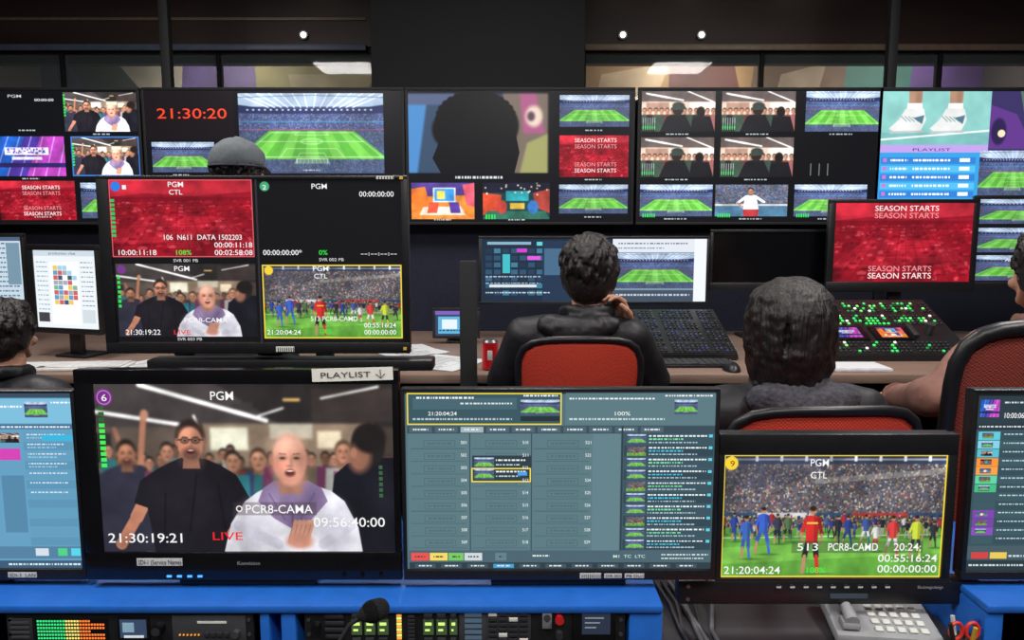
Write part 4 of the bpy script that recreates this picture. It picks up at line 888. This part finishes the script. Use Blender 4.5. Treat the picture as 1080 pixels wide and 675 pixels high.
# rack monitor
c=Cv(763,480,998,610,4); c.paste(PLY,763,480,998,610)
c.frame(763,480,998,610,(232,206,60),1.4); c.ell(771,489,7,7,(235,200,50),.08); c.T(769,773.5,489,6,'9',(90,60,10))
c.T(853,872,488,7.4,'PGM'); c.T(854,871,501,7,'CTL'); c.rect(838,571,978,584,(40,50,40),.35); c.T(843,865,577,8,'513'); c.T(876,929,577,8,'PCR8-CAMD'); c.T(946,975,577,8,'20:24;'); c.T(930,993,589,8,'00:55:16:24'); c.T(930,993,600.5,8,'00:00:00:00'); c.T(766,826,602,8,'21:20:04:24'); c.T(853,873,602,6,'108%',(60,230,70))
def exS(k,X,Z):
    k.box(X(718),X(1040),-.001,.03,Z(638),Z(612.6),BLK,.0025)
    for i in range(9): k.cyl((X(824+i*14.5),.0,Z(618.5)),(X(824+i*14.5),-.003,Z(618.5)),.0042,.0042,KEY,14)
    for i in range(9): k.box(X(822+i*14.5),X(827+i*14.5),-.0036,0,Z(619.3),Z(617.8),LED((150,155,160),.5))
    for p in (728,1030):
        for q in (618,632): k.cyl((X(p),.0,Z(q)),(X(p),-.003,Z(q)),.0035,.0035,STEEL,10)
    k.box(X(880),X(920),-.0025,0,Z(631),Z(626),LED((50,60,70),.4))
monitor('rack_monitor',(757,458,1007,614),(763,480,998,610),1.22,c,stand='back',deskz=.61,depth=.05,labels=[(973,1000,619,3.2,'Blackmagicdesign',(160,160,165),None)],extra=exS)
# left near
c=Cv(-225,415,80,598,3,(92,148,182))
c.rect(-225,415,80,420,(50,70,90)); c.rect(-225,421,80,446,(116,178,208)); c.paste(STAD,30,424,54,440); c.dash(2,28,428,2,(230,240,245)); c.dash(58,78,424,1.6,(230,240,245)); c.paste(CREW,2,456,22,466)
c.rect(-225,447,80,452,(60,100,130)); c.dash(0,76,449,1.6,(220,230,240))
for r in range(12):
    y=455+r*10; c.rect(26,y,78,y+9,(84,138,170) if r%2 else (90,146,178))
    if r<7: c.dash(30,70,y+2,1.3,(200,220,232))
    if r<4: c.dash(30,60,y+5.5,1.2,(150,190,215))
c.rect(0,472,22,484,(200,60,170)); c.rect(0,500,24,560,(76,126,158)); c.rect(46,458,78,464,(50,170,210)); c.rect(-225,575,80,588,(76,120,150)); c.rect(54,577,64,585,(70,200,120)); c.rect(68,577,78,585,(80,200,220)); c.rect(30,577,44,585,(200,210,220)); c.rect(-225,590,80,598,(50,84,110)); c.dash(0,78,593,2,(210,225,230))
monitor('desktop_monitor',(-228,412,84,612),(-225,415,80,600),1.21,c,stand='desk',deskz=ZN,labels=[(2,30,606,3.5,'SDI-3  LAN',(30,30,30),WHITE)])
# right near
c=Cv(1026,415,1330,603,3,(50,74,82)); c.rect(1026,415,1330,418,(20,26,30)); c.rect(1026,418,1330,447,(38,54,62)); c.paste(PUR,1030,422,1050,440); c.T(1054,1082,438,5.4,'10:00:06:24'); c.dash(1055,1085,424,1.6,(200,210,215)); c.rect(1026,447,1330,453,(30,44,50)); c.dash(1030,1090,449,1.6,(200,210,215))
cc=[(90,190,210),(120,200,220),(80,180,200),(240,140,50),(240,150,60),(90,200,160),(60,180,120),(54,80,90),(54,80,90),(120,60,170),(110,60,160),(130,70,180),(54,80,90)]
for r in range(13):
    y=455+r*9.2; c.rect(1030,y,1053,y+8.6,cc[r])
    if r not in (7,8,12): c.paste([PLY,STAD,CREW,ST2,PL1][r%5],1034,y+1.5,1046,y+7)
    c.rect(1054,y,1120,y+8.6,(54,80,90) if r%2 else (46,70,80)); c.dash(1057,1088,y+2,1.3,(180,200,206))
c.rect(1026,576,1330,590,(64,84,92)); c.rect(1032,583,1050,590,(200,60,60)); c.rect(1052,583,1070,590,(220,190,80)); c.dash(1072,1100,586,2,(200,210,210)); c.rect(1026,592,1330,603,(36,50,56)); c.dash(1030,1090,596,2,(200,210,210))
monitor('desktop_monitor',(1021,411,1335,612),(1026,415,1330,603),1.21,c,stand='desk',deskz=ZN)
# upper quad monitor
c=Cv(120,190,422,360,3,(10,10,13))
c.paste(RED,120,190,268,270); c.frame(120,190,268,270,(215,90,100),1); c.ell(127,197,5,5,(40,120,220),.1); c.T(125,129,197,4.5,'1'); c.T(180,196,194,5.4,'PGM'); c.T(181,195,202,5,'CTL'); c.T(172,254,249,5.4,'106  N611  DATA 1502203'); c.T(226,266,257,5.4,'00:00:11:18'); c.T(226,266,265,5.4,'00:02:58:08'); c.T(123,163,265,5.4,'10:00:11:18'); c.T(184,200,265,5,'108%',(50,230,70))
for i in range(9): c.rect(121,246-i*4.5,125,249-i*4.5,(30,190,90))
c.ell(281,197,5,5,(60,160,110),.1); c.T(279,283,197,4.5,'2'); c.T(330,346,196,5.4,'PGM'); c.T(380,416,204,5.4,'00:00:00:00'); c.T(277,318,265,5.4,'00:00:00:00*'); c.T(336,345,265,5,'0%',(50,230,70)); c.T(380,418,266,4,'--:--:--:--')
c.rect(271,190,273,360,(40,40,46))
c.T(182,208,273.5,3.2,'SVR 001 PB',(210,210,210)); c.T(336,362,272.5,3.2,'SVR 002 PB',(210,210,210)); c.T(182,208,357.5,3,'SVR 003 PB',(210,210,210))
c.paste(MEN,122,277,268,354); c.ell(128,283,4.6,4.6,(110,50,130),.1); c.T(182,198,282,5.4,'PGM'); c.T(127,164,350,5.6,'21:30:19:22'); c.T(178,196,350,4.8,'LIVE',(235,30,40)); c.T(190,236,337,5,'PCR8-CAMA')
for i in range(7): c.rect(123,320-i*5,126,323-i*5,(40,220,80))
c.paste(PLY,276,279,420,355); c.frame(275,278,421,356,(232,206,60),1.3); c.ell(282,284,4.6,4.6,(235,200,50),.1); c.T(329,345,282,5.2,'PGM'); c.T(330,344,290,5,'CTL'); c.T(325,375,335.5,5,'513 PCR8-CAMD'); c.T(382,416,342.5,5,'00:55:16:24'); c.T(382,416,350,5,'00:00:00:00'); c.T(278,314,350,5,'21:20:04:24'); c.T(334,346,349,4.4,'108%',(50,230,70))
q,X,Z=monitor('broadcast_monitor',(106,185,431,373),(118,189,424,361),1.36,c,depth=.05,labels=[(289,306,368,3.6,'||||||||',(20,20,20),WHITE),(400,416,187.2,2,'||||||',(20,20,20),WHITE)],extra=lambda k,X,Z:[k.box(X(p),X(p)+.006,-.002,.001,Z(r2)-.005,Z(r2),M('yellow_sticker',(220,170,60),.6)) for p,r2 in ((423,186),(424,366))])
zz=ZN-q.location.z
k=MB(); k.box(-.025,.025,.065,.1,zz+.001,.05,BLKM,.004); k.box(-.09,.09,.058,.07,-.09,.09,BLKM,.003); k.box(-.14,.14,.03,.135,zz+.0005,zz+.012,BLKM,.004)
k.box(X(148),X(455),.0,.05,Z(392),Z(380),BLK,.003); k.box(-.03,.03,.04,.07,Z(392),Z(381),BLKM); k.obj('pole_mount',q)
p=P(371,395.5,1.192); k=MB(); k.box(-.065,.065,0,.0012,-.0105,.0105,M('masking_tape',(236,234,226),.8,var=.05)); tl=k.obj('tape_label',loc=(p.x,1.1965,p.z),rot=(0,math.radians(-1.5),0),smooth=False)
text('handwriting','PLAYLIST',tl,-.052,.028,0,.009,-.001,(70,68,66),glow=False)
k=MB(); k.tube([(.045,-.0006,.007),(.045,-.0006,-.006)],.0006,KEY,6); k.tube([(.038,-.0006,.0),(.045,-.0006,-.007),(.052,-.0006,.0)],.0006,KEY,6); k.obj('arrow_mark',tl)
ZG=.61
def phone():
    k=MB(); PG=M('phone_grey',(150,152,156),.5); R=Matrix.Rotation(math.radians(8),4,'X')
    k.box(-.085,.085,-.075,.075,0,.022,PG,.006,mat=R); k.box(-.02,.07,.025,.065,.022,.025,M('lcd_grey',(120,132,130),.3),.001,mat=R)
    for j in range(4):
        for i in range(5): k.box(-.02+i*.018,-.007+i*.018,-.062+j*.02,-.05+j*.02,.022,.026,WHITE,.0015,mat=R,seg=1)
    k.tube([Vector((-.06,-.07,.03)),Vector((-.06,-.04,.038)),Vector((-.06,.04,.046)),Vector((-.06,.07,.044))],[.012,.009,.009,.012],PG,12); k.box(-.075,-.045,-.07,-.045,.016,.03,PG,.003); k.box(-.075,-.045,.045,.07,.022,.04,PG,.003)
    k.obj('desk_phone',loc=(P(930,660,1.22).x,1.245,ZG+.0115),rot=(0,0,-.12))
phone()
def gp(name,px,Y,**kw):
    o=papers(name,540,Y,ZG,**kw); o.location.x=P(px,660,Y).x; return o
gp('red_notebook',828,1.11,n=3,m=M('red_card',(176,70,80),.7),w=.12,d=.12,h=.004,yaw=.05); gp('paper_sheets',902,1.09,n=2,w=.11,d=.1,yaw=-.1)
x=P(1034,670,1.14).x; k=MB(); k.cyl((0,0,0),(0,0,.03),.024,.027,BLKM,20)
for i,cc in enumerate(((30,60,160),(200,200,200),(30,30,30),(200,160,40))):
    a=i*1.5+.4; k.cyl((math.cos(a)*.012,math.sin(a)*.012,.004),(math.cos(a)*.028,math.sin(a)*.02,.06),.0035,.0035,M('pen_%d'%i,cc,.4),8)
SR=M('scissor_red',(214,50,40),.4)
for sx in (-1,1): k.tube([(sx*.013+math.cos(t)*.010,0,.044+math.sin(t)*.014) for t in [i*math.pi/8 for i in range(16)]],.003,SR,8,True)
k.cyl((.006,0,.034),(-.004,0,.004),.003,.002,STEEL,8); k.cyl((-.006,0,.034),(.004,0,.004),.003,.002,STEEL,8)
k.obj('pen_pot_with_scissors',loc=(x-.02,1.15,ZG+.001))
k=MB()
for i in range(6):
    x0=P(708+i*8,650,1.25).x; k.tube([(x0,1.4,ZG+.006),(x0+random.uniform(-.01,.03),1.3,ZG+.012),(x0+random.uniform(-.01,.03),1.22,ZG+.006),(x0+random.uniform(0,.04),1.1,ZG+.006)],.004,random.choice([BLKM,KEY,M('cable_grey',(80,80,84),.6)]),8)
k.obj('cable_bundle',center=True)
# ================================================================= LIGHTS
def area(name,loc,size,en,col=(1,.96,.92),rot=(0,0,0),fix=True):
    l=bpy.data.lights.new(name,'AREA'); l.energy=en; l.size=size; l.color=col; o=bpy.data.objects.new(name,l); COL.objects.link(o); o.location=loc; o.rotation_euler=rot
    if fix:
        k=MB(); k.box(-size/2-.03,size/2+.03,-size/2-.03,size/2+.03,.012,.045,WHITE,.004); f=k.obj('ceiling_light_panel',loc=(loc[0],loc[1],ZC-.046)); o.parent=f; o.location=(0,0,.005)
for x,y,en in ((-1.6,.3,52),(1.6,.3,52),(-1.8,2.4,44),(1.8,2.4,44),(0,-.7,50),(0,2.9,24)): area('panel_lamp',(x,y,ZC),.6,en)
for x,y,en in ((-2.4,6.35,42),(1.6,6.35,46),(3.4,6.35,30),(-.4,6.35,12)): area('corridor_lamp',(x,y,ZC),.4,en,(1,.93,.82))
for i,(px,py,Y) in enumerate(((320,1,5.2),(660,2,5.2),(742,10,5.2),(862,4,5.2))):
    x=P(px,py,Y).x; k=MB(); k.cyl((0,0,0),(0,0,-.02),.06,.05,STEEL,20); k.cyl((0,0,-.02),(0,0,-.022),.042,.042,LED((255,240,215),8),20); k.obj('downlight',loc=(x,4.95+.05*i,ZC))
for px,py in ((657,52),(740,56),(320,44)):
    p=P(px,50,5.36); k=MB(); k.cyl((0,0,.0),(0,-.03,0),.026,.03,STEEL,18); k.cyl((0,-.03,0),(0,-.033,0),.018,.018,LED((255,240,215),8),18); k.obj('wall_spotlight',loc=(p.x,5.399,2.60))
W=bpy.data.worlds.new('World'); SC.world=W; W.use_nodes=True; W.node_tree.nodes['Background'].inputs[0].default_value=(.6,.7,.9,1); W.node_tree.nodes['Background'].inputs[1].default_value=.03
cam=bpy.data.cameras.new('camera'); cam.sensor_width=36; cam.lens=36*F/1080; co=bpy.data.objects.new('camera',cam); COL.objects.link(co); co.location=(0,0,CZ); co.rotation_euler=(math.pi/2-TH,0,0); SC.camera=co; cam.clip_start=.02
bpy.context.view_layer.update()
for o,w in TEXTS:
    d=o.dimensions.x/max(1e-6,o.matrix_world.to_scale().x)
    if d>0: o.scale.x=w/d
